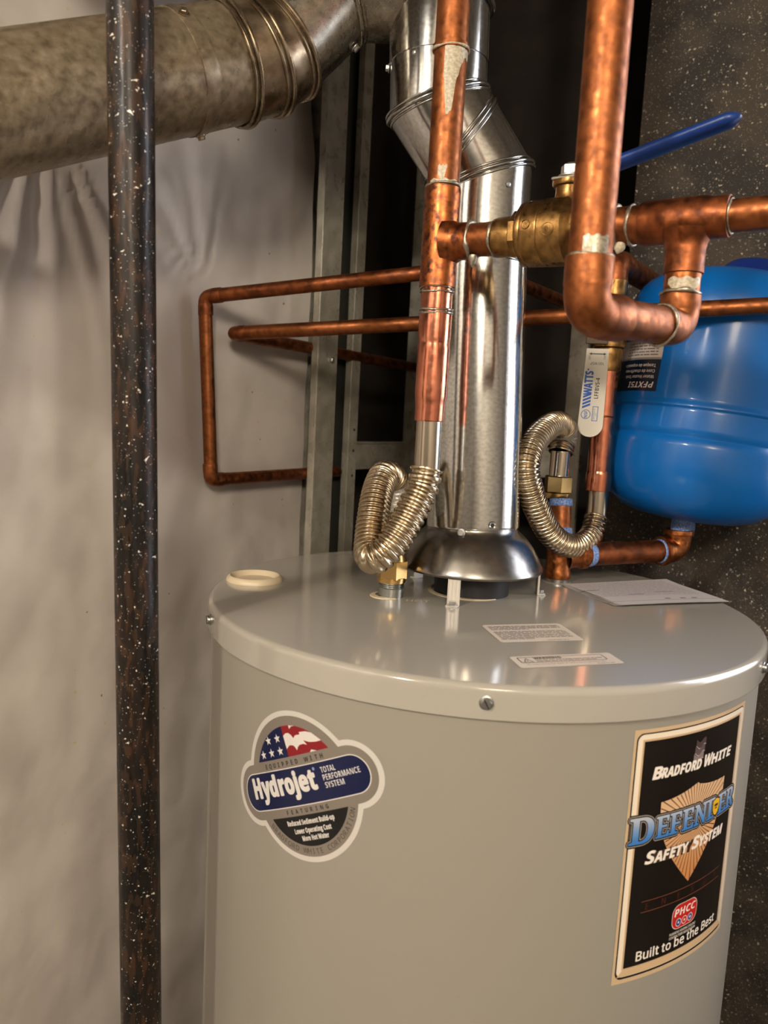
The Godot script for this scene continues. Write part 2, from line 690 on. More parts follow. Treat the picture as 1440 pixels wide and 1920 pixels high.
func base_image(w: int, h: int, f: float, a: Color, b: Color, seed_: int, sx := 1.0) -> Image:
	var n := FastNoiseLite.new()
	n.seed = seed_
	n.frequency = f
	n.fractal_octaves = 5
	var g := n.get_seamless_image(w, h)
	g.convert(Image.FORMAT_L8)
	var d := g.get_data()
	var out := PackedByteArray()
	out.resize(w * h * 4)
	for i in w * h:
		var t := smoothstep(0.3, 0.7, d[i] / 255.0)
		out[i * 4] = int(lerpf(a.r8, b.r8, t))
		out[i * 4 + 1] = int(lerpf(a.g8, b.g8, t))
		out[i * 4 + 2] = int(lerpf(a.b8, b.b8, t))
		out[i * 4 + 3] = 255
	return Image.create_from_data(w, h, false, Image.FORMAT_RGBA8, out)

func speckled_board() -> Texture2D:
	var im := base_image(512, 512, 0.012, Color8(34, 28, 23), Color8(56, 47, 38), 41)
	im.resize(1400, 1400, Image.INTERPOLATE_CUBIC)
	for i in 36000:
		var v := rng.randf_range(0.24, 0.56)
		im.fill_rect(Rect2i(rng.randi_range(0, 1397), rng.randi_range(0, 1397), 1 + int(rng.randf() * 2.3), 1 + int(rng.randf() * 2.3)), Color(v, v * 0.92, v * 0.80))
	for i in 4200:
		var v := rng.randf_range(0.40, 0.76)
		blob(im, rng.randf() * 1400, rng.randf() * 1400, 1.1 + 2.2 * pow(rng.randf(), 2.2), Color(v, v * 0.94, v * 0.83), rng.randf_range(1.0, 2.0), rng.randf() * PI)
	return ImageTexture.create_from_image(im)

func pole_texture() -> Texture2D:
	# one unit of u is once round, one of v is 0.8 m
	var im := base_image(64, 128, 0.05, Color8(15, 14, 13), Color8(40, 29, 22), 43)
	im.resize(256, 2000, Image.INTERPOLATE_CUBIC)
	var im2 := base_image(256, 512, 0.05, Color8(0, 0, 0), Color8(255, 255, 255), 44)
	im2.resize(256, 2000, Image.INTERPOLATE_CUBIC)
	for y in 2000:
		for x in 256:
			var t := im2.get_pixel(x, y).r
			var c := im.get_pixel(x, y)
			if t > 0.55:
				c = c.lerp(Color8(30, 26, 23), 0.6)
			elif t < 0.18:
				c = c.lerp(Color8(88, 60, 40), 0.4)
			im.set_pixel(x, y, c)
	for i in 4200:
		var v := rng.randf_range(0.45, 0.85)
		im.fill_rect(Rect2i(rng.randi_range(0, 254), rng.randi_range(0, 1998), 1 + int(rng.randf() * 1.4), 1 + int(rng.randf() * 1.6)), Color(v, v * 0.97, v * 0.92))
	for i in 420:
		blob(im, rng.randf() * 256, rng.randf() * 2000, rng.randf_range(1.0, 2.2), Color(0.85, 0.83, 0.78), rng.randf_range(1, 1.6), rng.randf() * PI)
	for i in 34:
		blob(im, rng.randf() * 256, rng.randf() * 2000, rng.randf_range(1.3, 2.6), Color(0.86, 0.84, 0.79), rng.randf_range(2, 4), rng.randf_range(-0.6, 0.9))
	return ImageTexture.create_from_image(im)

func plastic_texture() -> Texture2D:
	var im := base_image(512, 512, 0.006, Color8(182, 173, 166), Color8(196, 188, 180), 45)
	im.resize(1024, 1024, Image.INTERPOLATE_CUBIC)
	for i in 190:
		blob(im, rng.randf() * 1024, rng.randf() * 1024, rng.randf_range(0.7, 1.9), Color8(196, 172, 132), rng.randf_range(1, 2.6), rng.randf() * PI)
	for i in 26:
		blob(im, rng.randf() * 1024, rng.randf() * 1024, rng.randf_range(0.8, 1.8), Color8(96, 80, 62), rng.randf_range(1, 1.5), rng.randf() * PI)
	return ImageTexture.create_from_image(im)

# ---------------------------------------------------------------- the scene
func _ready() -> void:
	rng.seed = 7
	# camera
	var cam := Camera3D.new()
	cam.name = "camera"
	var yaw := deg_to_rad(34.0)
	var pitch := deg_to_rad(7.07)
	var roll := deg_to_rad(2.96)
	var fw := Vector3(-sin(yaw) * cos(pitch), -sin(pitch), -cos(yaw) * cos(pitch))
	var rt := Vector3(cos(yaw), 0, -sin(yaw))
	var up := rt.cross(fw)
	var r2 := rt * cos(roll) + up * sin(roll)
	var u2 := up * cos(roll) - rt * sin(roll)
	cam.transform = Transform3D(Basis(r2, u2, -fw), Vector3(0.35738, 1.4814, 0.71255))
	var fov := 2.0 * atan(960.0 / 1442.0)
	var ca := CameraAttributesPhysical.new()
	ca.frustum_focal_length = 12.0 / tan(fov / 2.0)
	ca.frustum_focus_distance = 0.76
	ca.exposure_aperture = 4.5
	ca.frustum_near = 0.02
	ca.frustum_far = 60.0
	cam.attributes = ca
	add_child(cam)
	cam.current = true
	# sky (seen through the out-of-view window only), exposure
	var we := WorldEnvironment.new()
	we.name = "environment"
	var e := Environment.new()
	e.background_mode = Environment.BG_SKY
	var sky := Sky.new()
	var sm := ProceduralSkyMaterial.new()
	sm.sky_top_color = Color(0.80, 0.81, 0.86)
	sm.sky_horizon_color = Color(0.87, 0.86, 0.87)
	sm.ground_bottom_color = Color(0.35, 0.36, 0.38)
	sm.ground_horizon_color = Color(0.6, 0.63, 0.68)
	sky.sky_material = sm
	e.sky = sky
	e.background_energy_multiplier = 14.0
	e.tonemap_mode = Environment.TONE_MAPPER_LINEAR
	e.tonemap_exposure = 1.0
	e.sdfgi_enabled = true
	e.ssao_enabled = true
	e.ssil_enabled = true
	we.environment = e
	add_child(we)
	make_materials()
	room()
	heater()
	vent()
	pole()
	hot_side()
	header()
	cold_side()
	small_pipes()

# ---------------------------------------------------------------- room
func room() -> void:
	var mb := MB.new()
	bbox(mb, Vector3(1.0, -0.05, 2.15), Vector3(3.2, 0.1, 6.3), 0.001)
	struct("floor", mb, M.concrete)
	mb = MB.new()
	bbox(mb, Vector3(1.0, 2.75, 2.15), Vector3(3.2, 0.1, 6.3), 0.001)
	var ceil := struct("ceiling", mb, M.ceiling)
	mb = MB.new()
	bbox(mb, Vector3(-0.235, 2.325, 0.29), Vector3(0.53, 0.75, 0.32), 0.004)  # block out of view, placed to shade the upper back wall
	part("unseen_shade_block", mb, M.ceiling, ceil)
	mb = MB.new()
	bbox(mb, Vector3(-0.55, 1.35, 2.15), Vector3(0.1, 2.7, 6.3), 0.001)
	var wl := struct("wall_left", mb, M.brown_board)
	mb = MB.new()
	bbox(mb, Vector3(-0.402, 1.35, -0.246), Vector3(0.012, 2.7, 0.070), 0.001)  # dark strip filling the gap in place of its shade
	part("panel", mb, M.gap_shade, wl, "dark strip standing in for shade between the two studs")
	mb = MB.new()
	bbox(mb, Vector3(1.0, 1.35, 5.25), Vector3(3.2, 2.7, 0.1), 0.001)
	struct("wall_front", mb, M.plaster)
	mb = MB.new()
	bbox(mb, Vector3(2.45, 1.35, 2.15), Vector3(0.1, 2.7, 6.3), 0.001)
	struct("wall_right", mb, M.plaster)
	# unseen window out of view in the back wall, lighting metal edges and plastic: x 0.50..1.80, y 1.20..2.30
	var wz := -0.53
	mb = MB.new()
	for k in 2:
		bbox(mb, Vector3(1.15, 1.215 + k * 1.07, wz), Vector3(1.3, 0.03, 0.06), 0.002)
		bbox(mb, Vector3(0.515 + k * 1.27, 1.75, wz), Vector3(0.03, 1.04, 0.06), 0.002)
	var win := struct("unseen_window_1", mb, M.white_plastic)
	mb = MB.new()
	bbox(mb, Vector3(1.15, 1.75, wz), Vector3(1.25, 1.05, 0.004), 0.0005)
	var gl := mat(Color(0.9, 0.95, 1.0, 0.06), 0.0, 0.03)
	gl.transparency = BaseMaterial3D.TRANSPARENCY_ALPHA
	part("pane", mb, gl, win)
	# back wall: recessed brown board behind the framing, speckled dark boards to the right
	var wb := Node3D.new()
	wb.name = "wall_back"
	wb.set_meta("kind", "structure")
	add_child(wb)
	base = Vector3.ZERO
	mb = MB.new()
	# solid wall right of the framed recess, with the window opening; the recess is closed 0.35 m further back
	bbox(mb, Vector3(0.0625, 1.35, -0.70), Vector3(0.159, 2.7, 0.28), 0.001)
	part("backing", mb, M.brown_board, wb)
	mb = MB.new()
	bbox(mb, Vector3(-0.27, 1.35, -0.87), Vector3(0.52, 2.7, 0.06), 0.001)
	part("panel", mb, M.brown_board, wb, "smooth brown board deep behind the steel framing")
	mb = MB.new()
	bbox(mb, Vector3(0.2405, 1.35, -0.51), Vector3(0.519, 2.7, 0.10), 0.0012)
	bbox(mb, Vector3(2.15, 1.35, -0.51), Vector3(0.70, 2.7, 0.10), 0.0012)
	bbox(mb, Vector3(1.15, 0.60, -0.51), Vector3(1.30, 1.2, 0.10), 0.0012)
	bbox(mb, Vector3(1.15, 2.50, -0.51), Vector3(1.30, 0.4, 0.10), 0.0012)
	part("panel", mb, M.board, wb, "speckled dark board")
	# two unseen lamps out of view, placed to light the heater and plastic wall
	unseen_globe_lamp(Vector3(0.06, 2.34, 2.1), 2.3, 0.08, "unseen warm frosted globe lamp, out of view, lighting the heater from straight ahead")
	unseen_globe_lamp(Vector3(1.40, 2.30, 1.95), 2.6, 0.23, "unseen large warm frosted globe lamp, out of view, lighting the plastic wall from the right")
	plastic_sheet()
	studs()

func unseen_globe_lamp(at: Vector3, energy: float, size: float, label: String) -> void:
	var lamp := thing("unseen_globe_lamp", label, "lamp", at)
	var mb := MB.new()
	var pr := []
	for k in 17:
		var a := lerpf(-PI / 2, PI * 0.42, k / 16.0)
		pr.append(Vector2(maxf(size * cos(a), 0.0005), size * sin(a)))
	lathe(mb, pr, at, Vector3.UP, 40)
	var gm := mat(Color(1, 0.9, 0.75), 0.0, 0.4)
	gm.emission_enabled = true
	gm.emission = Color(1.0, 0.90, 0.74)
	gm.emission_energy_multiplier = clampf(energy / (PI * size * size), 0.0, 14.0)
	part("bulb", mb, gm, lamp)
	mb = MB.new()
	lathe(mb, [Vector2(size * 0.25, size * 0.93), Vector2(size * 0.4, size * 0.95), Vector2(size * 0.45, size * 1.15), Vector2(0.06, size * 1.2), Vector2(0.02, 2.70 - at.y), Vector2(0.0005, 2.70 - at.y)], at, Vector3.UP, 32)
	part("holder", mb, M.white_plastic, lamp)
	var l := OmniLight3D.new()
	l.name = numbered("unseen_lamp_light")
	l.position = at
	l.light_color = Color(1.0, 0.962, 0.905)
	l.light_energy = energy
	l.light_size = size * 0.95
	l.omni_range = 14.0
	l.omni_attenuation = 2.0
	l.shadow_enabled = true
	add_child(l)

func plastic_sheet() -> void:
	var nz := FastNoiseLite.new()
	nz.seed = 3
	nz.frequency = 2.6
	nz.fractal_octaves = 3
	var ny := FastNoiseLite.new()
	ny.seed = 9
	ny.frequency = 14.0
	ny.fractal_octaves = 2
	var rows := []
	var zs := PackedFloat32Array()
	var z := -0.190
	while z < 5.1:
		zs.append(z)
		z += 0.0065 if z < 0.75 else 0.06
	var y := 0.02
	var A := Vector2(0.235, 1.80)
	var E := Vector2(0.022, 1.632)
	while y < 2.68:
		var row := PackedVector3Array()
		for zz in zs:
			var h := 0.007 * nz.get_noise_2d(zz, y) + 0.0012 * ny.get_noise_2d(zz, y * 0.6)
			# folds that fan out below the duct
			var d := Vector2(zz, y) - A
			var r := d.length()
			var ph := atan2(d.x, -d.y)
			var w := smoothstep(0.04, 0.12, r) * exp(-maxf(0.0, r - 0.14) / 0.16) * exp(-ph * ph / 0.75)
			ph += 0.05 * nz.get_noise_2d(zz * 2.0, y * 2.0)
			var fold := pow(0.5 + 0.5 * cos(ph * 27.0 + 0.6), 2.0) + 0.5 * pow(0.5 + 0.5 * cos(ph * 17.0 + 2.0), 2.0)
			h += 0.0062 * w * (fold - 0.4)
			# creases pulled towards the upper pipe elbow
			d = Vector2(zz, y) - E
			r = d.length()
			ph = atan2(d.x, d.y)
			w = smoothstep(0.004, 0.03, r) * exp(-r / 0.10) * smoothstep(-0.7, 0.1, ph) * smoothstep(1.7, 0.9, ph)
			h += 0.0022 * w * (cos((ph - 0.45) * 13.0) + 0.6 * cos((ph - 0.3) * 29.0))
			# slack folds above the duct
			w = smoothstep(1.84, 1.95, y)
			h += 0.010 * w * sin(zz * 42.0 + y * 17.0 + 3.0 * nz.get_noise_2d(zz, y))
			row.append(Vector3(-0.404 + h, y, zz))
		rows.append(row)
		y += 0.0085 if y > 0.65 and y < 2.1 else 0.04
	var mb := MB.new()
	mb.grid(rows, Vector3(-3.0, 1.2, 0.5))
	var o := thing("plastic_sheet", "creased whitish plastic sheeting over the left wall behind the iron pole", "plastic sheet", Vector3(-0.404, 0.02, 0.5))
	part("sheet", mb, M.plastic, o)
	mb = MB.new()
	bbox(mb, Vector3(-0.455, 1.35, 2.5), Vector3(0.05, 2.68, 5.3), 0.002)
	part("batt", mb, M.plaster, o)

func channel(mb: MB, x: float, z0: float, z1: float, depth: float, y0: float, y1: float) -> void:
	# a C section standing up: flange towards the room at x, web along z0, back flange, two lips
	var h := y1 - y0
	var yc := (y0 + y1) * 0.5
	var t := 0.0016
	var zc := (z0 + z1) * 0.5
	var w := absf(z1 - z0)
	bbox(mb, Vector3(x - t / 2, yc, zc), Vector3(t, h, w), 0.0005)
	bbox(mb, Vector3(x - depth + t / 2, yc, zc), Vector3(t, h, w), 0.0005)
	bbox(mb, Vector3(x - depth / 2, yc, z0), Vector3(depth, h, t), 0.0005)
	bbox(mb, Vector3(x - 0.006, yc, z1), Vector3(0.012, h, t), 0.0005)

func studs() -> void:
	var mb := MB.new()
	channel(mb, -0.359, -0.204, -0.160, 0.10, 0.0, 2.7)
	var o := thing("steel_stud", "grey steel stud at the right edge of the plastic sheet", "stud", Vector3(-0.359, 0, -0.182), "wall framing")
	part("channel", mb, M.stud, o)
	mb = MB.new()
	for p in [Vector3(-0.3585, 1.5600, -0.19)]:
		prism(mb, ngon(6, 0.004), p, Vector3.RIGHT, 0.004, 0.0006)
	part("screw", mb, M.bolt, o)
	mb = MB.new()
	channel(mb, -0.374, -0.283, -0.262, 0.09, 0.0, 2.7)
	o = thing("steel_stud", "dim steel stud with screw holes, second in from the plastic sheet", "stud", Vector3(-0.374, 0, -0.272), "wall framing")
	part("channel", mb, M.stud, o)
	for y in [1.458, 1.425, 1.385]:
		mb = MB.new()
		lathe(mb, [Vector2(0.0002, 0.0002), Vector2(0.0022, 0.0002), Vector2(0.0022, -0.001)], Vector3(-0.3738, y, -0.275), Vector3.RIGHT, 12)
		part("screw_hole", mb, M.black, o)
	mb = MB.new()
	bbox(mb, Vector3(-0.3865, 1.35, -0.4545), Vector3(0.022, 2.7, 0.0016), 0.0005)
	bbox(mb, Vector3(-0.3760, 1.35, -0.478), Vector3(0.0016, 2.7, 0.046), 0.0005)
	o = thing("steel_stud", "narrow steel stud in the corner, seen left of the copper riser", "stud", Vector3(-0.386, 0, -0.46), "wall framing")
	part("channel", mb, M.stud, o)
	mb = MB.new()
	bbox(mb, Vector3(-0.0795, 1.35, -0.4475), Vector3(0.029, 2.7, 0.0016), 0.0005)
	bbox(mb, Vector3(-0.0935, 1.35, -0.470), Vector3(0.0016, 2.7, 0.045), 0.0005)
	bbox(mb, Vector3(-0.0655, 1.35, -0.4525), Vector3(0.0016, 2.7, 0.009), 0.0005)
	o = thing("steel_stud", "tall grey steel stud behind the upper loop of the cold water hose", "stud", Vector3(-0.0795, 0, -0.46), "wall framing")
	part("channel", mb, M.stud, o)
	mb = MB.new()
	bbox(mb, Vector3(-0.235, 1.420, -0.4505), Vector3(0.283, 0.042, 0.0016), 0.0005)
	bbox(mb, Vector3(-0.235, 1.4415, -0.462), Vector3(0.283, 0.0016, 0.026), 0.0005)
	bbox(mb, Vector3(-0.235, 1.3985, -0.462), Vector3(0.283, 0.0016, 0.026), 0.0005)
	bbox(mb, Vector3(-0.235, 1.4435, -0.4495), Vector3(0.283, 0.004, 0.003), 0.0008)
	# the same track returns along the side wall to the second stud
	bbox(mb, Vector3(-0.3925, 1.4135, -0.370), Vector3(0.0016, 0.042, 0.172), 0.0005)
	bbox(mb, Vector3(-0.4050, 1.4350, -0.370), Vector3(0.0265, 0.0016, 0.172), 0.0005)
	bbox(mb, Vector3(-0.3915, 1.4365, -0.370), Vector3(0.003, 0.004, 0.172), 0.0008)
	o = thing("steel_track", "horizontal steel track crossing the framing behind the vent pipe", "track", Vector3(-0.235, 1.398, -0.455))
	part("channel", mb, M.stud, o)
	for x in [-0.108, -0.20, -0.355]:
		mb = MB.new()
		lathe(mb, [Vector2(0.0035, 0.0), Vector2(0.003, 0.0015), Vector2(0.0003, 0.0022)], Vector3(x, 1.420, -0.4497), Vector3.BACK, 14)
		part("rivet", mb, M.bolt, o)

# ---------------------------------------------------------------- small hardware
func hex_screw(parent: Node3D, p: Vector3, n: Vector3, r: float, m: Material, called := "screw") -> MeshInstance3D:
	var mb := MB.new()
	lathe(mb, [Vector2(r * 1.35, 0.0), Vector2(r * 1.35, r * 0.25), Vector2(r * 0.9, r * 0.3)], p, n, 18)
	prism(mb, ngon(6, r), p + n * r * 0.25, n, r * 0.85, r * 0.12)
	return part(called, mb, m, parent)

func slot_screw(parent: Node3D, p: Vector3, n: Vector3, r: float) -> void:
	var mb := MB.new()
	lathe(mb, [Vector2(r * 1.3, -r * 0.3), Vector2(r * 1.3, r * 0.2), Vector2(r * 1.05, r * 0.3), Vector2(r * 1.0, r * 0.75), Vector2(r * 0.85, r * 0.9), Vector2(0.0002, r * 0.92)], p, n, 20)
	var o := part("screw", mb, M.zinc, parent)
	mb = MB.new()
	var b := axis_basis(n)
	bbox(mb, p + n * r * 0.9, Vector3(r * 1.9, r * 0.16, r * 0.26), r * 0.03, b * Basis(Vector3.UP, 0.5))
	part("slot", mb, M.black, o)

func polar(r: float, deg: float, y: float) -> Vector3:
	return Vector3(r * sin(deg_to_rad(deg)), y, r * cos(deg_to_rad(deg)))

# ---------------------------------------------------------------- water heater
func heater() -> void:
	var o := thing("water_heater", "large beige cylindrical water heater with two printed labels on its side", "water heater", Vector3(0, 0, 0))
	var mb := MB.new()
	lathe(mb, [Vector2(0.0005, 0.05), Vector2(0.262, 0.05), Vector2(0.271, 0.06), Vector2(0.271, LID - 0.012)], Vector3.ZERO, Vector3.UP, 144)
	part("jacket", mb, M.jacket, o)
	mb = MB.new()
	var pr := [Vector2(0.2718, LID - 0.0252), Vector2(0.2752, LID - 0.0252), Vector2(0.2755, LID - 0.0242), Vector2(0.2752, LID - 0.006)]
	for k in 6:
		var a := k / 5.0 * PI / 2
		pr.append(Vector2(0.2700 + 0.0052 * cos(a), LID - 0.0052 + 0.0052 * sin(a)))
	pr.append(Vector2(0.0005, LID))
	lathe(mb, pr, Vector3.ZERO, Vector3.UP, 180)
	var lid := part("lid", mb, M.lid, o)
	for k in 6:
		var deg := 29.0 - 60.0 * k
		if k == 1:
			deg = -35.0
		var p := polar(0.2753, deg, LID - 0.0128)
		slot_screw(lid, p, Vector3(p.x, 0, p.z).normalized(), 0.0040)
	# cup-shaped access plug
	mb = MB.new()
	lathe(mb, [Vector2(0.0300, 0.0), Vector2(0.0302, 0.0015), Vector2(0.0290, 0.0042), Vector2(0.0272, 0.0058), Vector2(0.0260, 0.0060), Vector2(0.0250, 0.0054), Vector2(0.0232, 0.0030), Vector2(0.0215, 0.0009), Vector2(0.0005, 0.0006)], Vector3(-0.208, LID, 0.116), Vector3.UP, 48)
	part("access_plug", mb, M.cup, o, "beige cup-shaped plug")
	# black flue collar
	mb = MB.new()
	lathe(mb, [Vector2(0.040, 0.0), Vector2(0.040, 0.026), Vector2(0.037, 0.028), Vector2(0.034, 0.022), Vector2(0.034, 0.002)], Vector3(-0.015, LID, -0.014), Vector3.UP, 48)
	part("flue_collar", mb, M.black, o, "black flue collar")
	mb = MB.new()
	lathe(mb, [Vector2(0.0425, 0.0), Vector2(0.0425, 0.0007), Vector2(0.0385, 0.0012)], Vector3(-0.0185, LID, -0.0115), Vector3.UP, 40)
	part("gasket", mb, M.cup, o)
	# threaded nipples
	for k in 2:
		var p: Vector3 = [Vector3(-0.0632, LID, 0.0692), Vector3(0.0325, LID, -0.1385)][k]
		mb = MB.new()
		var prof := [Vector2(0.0128, -0.004), Vector2(0.0128, 0.009)]
		if k == 0:
			for i in 6:
				prof.append(Vector2(0.0133, 0.0100 + i * 0.0017))
				prof.append(Vector2(0.0123, 0.0108 + i * 0.0017))
		prof.append(Vector2(0.0122, 0.0205 if k == 0 else 0.011))
		prof.append(Vector2(0.0005, 0.0205 if k == 0 else 0.011))
		lathe(mb, prof, p, Vector3.UP, 36)
		part("pipe_nipple", mb, M.zinc, o, ["grey threaded nipple of the hot outlet", "nipple of the cold inlet"][k])
		mb = MB.new()
		lathe(mb, [Vector2(0.0165, 0.0), Vector2(0.016, 0.0008), Vector2(0.011, 0.0012)], p + (Vector3(-0.0045, 0, 0.002) if k == 0 else Vector3.ZERO), Vector3.UP, 36)
		part("gasket", mb, M.cup if k == 0 else M.stud, o)
	# HOT scratched in beige beside the hot outlet
	mb = MB.new()
	var g := Prt.glyphs("HOT", "Droid Sans", false)
	var tr: PackedVector2Array = g[2]
	var pts := PackedVector3Array()
	var fc := PackedInt32Array()
	var dx := Vector3(0.83, 0, -0.56)
	var dz := Vector3(-0.45, 0, -0.89)
	for i in tr.size():
		pts.append(Vector3(-0.0395, LID + 0.00025, 0.0770) + dx * tr[i].x * 0.0125 + dz * tr[i].y * 0.0125)
		fc.append(i)
	mb.tri_list(pts, fc, null)
	for k in range(0, mb.ix.size(), 3):
		if (mb.v[mb.ix[k + 2]] - mb.v[mb.ix[k]]).cross(mb.v[mb.ix[k + 1]] - mb.v[mb.ix[k]]).y < 0:
			var t := mb.ix[k + 1]
			mb.ix[k + 1] = mb.ix[k + 2]
			mb.ix[k + 2] = t
	part("lettering", mb, M.cup, o)
	jet_label(o)
	shield_label(o)
	top_labels(o)
	leaflet()

# design units are mm; the label's centre sits at (s, t) on the jacket, turned by ang
func jet_label(o: Node3D) -> void:
	var P := Prt.new(Vector2(170, 126), Vector2(-85, -63), 10.0, Color8(190, 185, 178))
	var grey := Color8(118, 110, 101)
	var navy := Color8(10, 19, 58)
	var wht := Color8(204, 199, 193)
	var blk := Color8(14, 12, 12)
	P.disc(0, 0, 55.2, grey)
	P.round_rect(-76.3, -22.3, 76.3, 22.3, 22.2, grey)
	P.rect(-50, -22.3, 50, 22.3, grey)
	# flag in the dome
	var a0 := asin(23.4 / 47.6)
	P.disc(0, 0, 47.6, navy, a0, PI - a0)
	var red := Color8(124, 18, 26)
	var rp := PackedVector2Array([Vector2(-1.5, 23.4)])
	for k in 25:
		var a := lerpf(a0, acos(-1.5 / 47.6), k / 24.0)
		rp.append(Vector2(cos(a), sin(a)) * 47.6)
	P.poly(rp, red)
	P.poly(PackedVector2Array([Vector2(-1.4, 40), Vector2(2, 41.6), Vector2(5.4, 41.3), Vector2(8, 39.2), Vector2(9.6, 36.6), Vector2(12, 38.4), Vector2(17.4, 38.3), Vector2(17.3, 40.2), Vector2(24, 39.6), Vector2(29.6, 37.6), Vector2(37.2, 30.2), Vector2(31.8, 30.0), Vector2(25, 30.9), Vector2(19.5, 33.2), Vector2(22, 29.2), Vector2(18.4, 30.6), Vector2(14, 30.4), Vector2(11.5, 29.0), Vector2(9.9, 26.8), Vector2(8.4, 30), Vector2(6.7, 31.2), Vector2(3, 31.8), Vector2(-1.2, 29.4)]), wht)
	P.poly(PackedVector2Array([Vector2(7.6, 47), Vector2(14, 45.6), Vector2(10.3, 45.6), Vector2(7.8, 44.0)]), wht)
	P.poly(PackedVector2Array([Vector2(22.6, 23.4), Vector2(24.7, 25.2), Vector2(30, 23.4)]), wht)
	for p in [Vector2(-21.6, 38.7), Vector2(-9.6, 39), Vector2(-32.5, 28.4), Vector2(-21.1, 28.7), Vector2(-9.7, 28.9)]:
		P.star(p.x, p.y, 4.0, wht)
	P.spaced("EQUIPPED WITH", -32.5, 17.0, 3.7, 65.0, blk, {"bold": true})
	# blue pill
	P.round_rect(-70.4, -15.3, 70.4, 15.3, 15.2, wht)
	P.round_rect(-69.5, -14.5, 69.5, 14.5, 14.4, navy)
	var o2 := {"bold": true, "fat": 0.75}
	P.text("Hydrojet", -57.8, -4.7, 15.6, 77.0, wht, o2)
	P.disc(20.6, 10.6, 1.3, Color8(120, 130, 170))
	P.text("TOTAL", 27.2, 6.2, 4.5, 14.4, wht, {"bold": true})
	P.text("PERFORMANCE", 27.2, 0.3, 4.5, 35.2, wht, {"bold": true})
	P.text("SYSTEM", 27.2, -5.6, 4.5, 18.4, wht, {"bold": true})
	P.spaced("FEATURING", -20.8, -20.6, 3.4, 43.0, blk, {"bold": true})
	# black bowl
	var b0 := asin(22.4 / 46.8)
	P.disc(0, 0, 46.8, blk, PI + b0, TAU - b0)
	var o3 := {"bold": true, "center": true, "fat": 0.12}
	P.text("Reduced Sediment Build-up", 0.4, -29.4, 3.9, 50.0, wht, o3)
	P.text("Lower Operating Cost", 0.6, -36.0, 3.9, 38.5, wht, o3)
	P.text("More Hot Water", 1.2, -42.0, 3.9, 27.5, wht, o3)
	P.arc_text("BRADFORD WHITE CORPORATION", 53.0, deg_to_rad(213), deg_to_rad(330), 4.2, Color8(52, 46, 40))
	# outline: a disc and a pill, column by column in the label's own axes
	var ang := deg_to_rad(26.1)
	var c0 := Vector2(-0.00757, -0.1085)
	var R := 0.27115
	var rows := []
	var uvs := []
	var nr := 26
	var xs := []
	for i in 97:
		xs.append(-80.9 * cos(PI * i / 96.0))
	for k in nr + 1:
		var row := PackedVector3Array()
		var ur := PackedVector2Array()
		for x in xs:
			var h := 0.0
			if absf(x) < 59.4:
				h = sqrt(59.4 * 59.4 - x * x)
			var q := maxf(absf(x) - (80.9 - 26.6), 0.0)
			h = maxf(h, sqrt(maxf(26.6 * 26.6 - q * q, 0.0)))
			var y := lerpf(-h, h, float(k) / nr)
			var st := c0 + Vector2(x, y).rotated(ang) * 0.001
			row.append(Vector3(R * sin(st.x / 0.271), LID + st.y, R * cos(st.x / 0.271)))
			ur.append(Vector2((x + 85) / 170.0, 1.0 - (y + 63) / 126.0))
		rows.append(row)
		uvs.append(ur)
	var mb := MB.new()
	mb.grid(rows, Vector3(0, LID - 0.1, 0), uvs)
	var m := mat(Color.WHITE, 0.0, 0.32)
	m.albedo_texture = P.texture()
	part("label", mb, m, o, "clover-shaped label with a flag and a blue band")

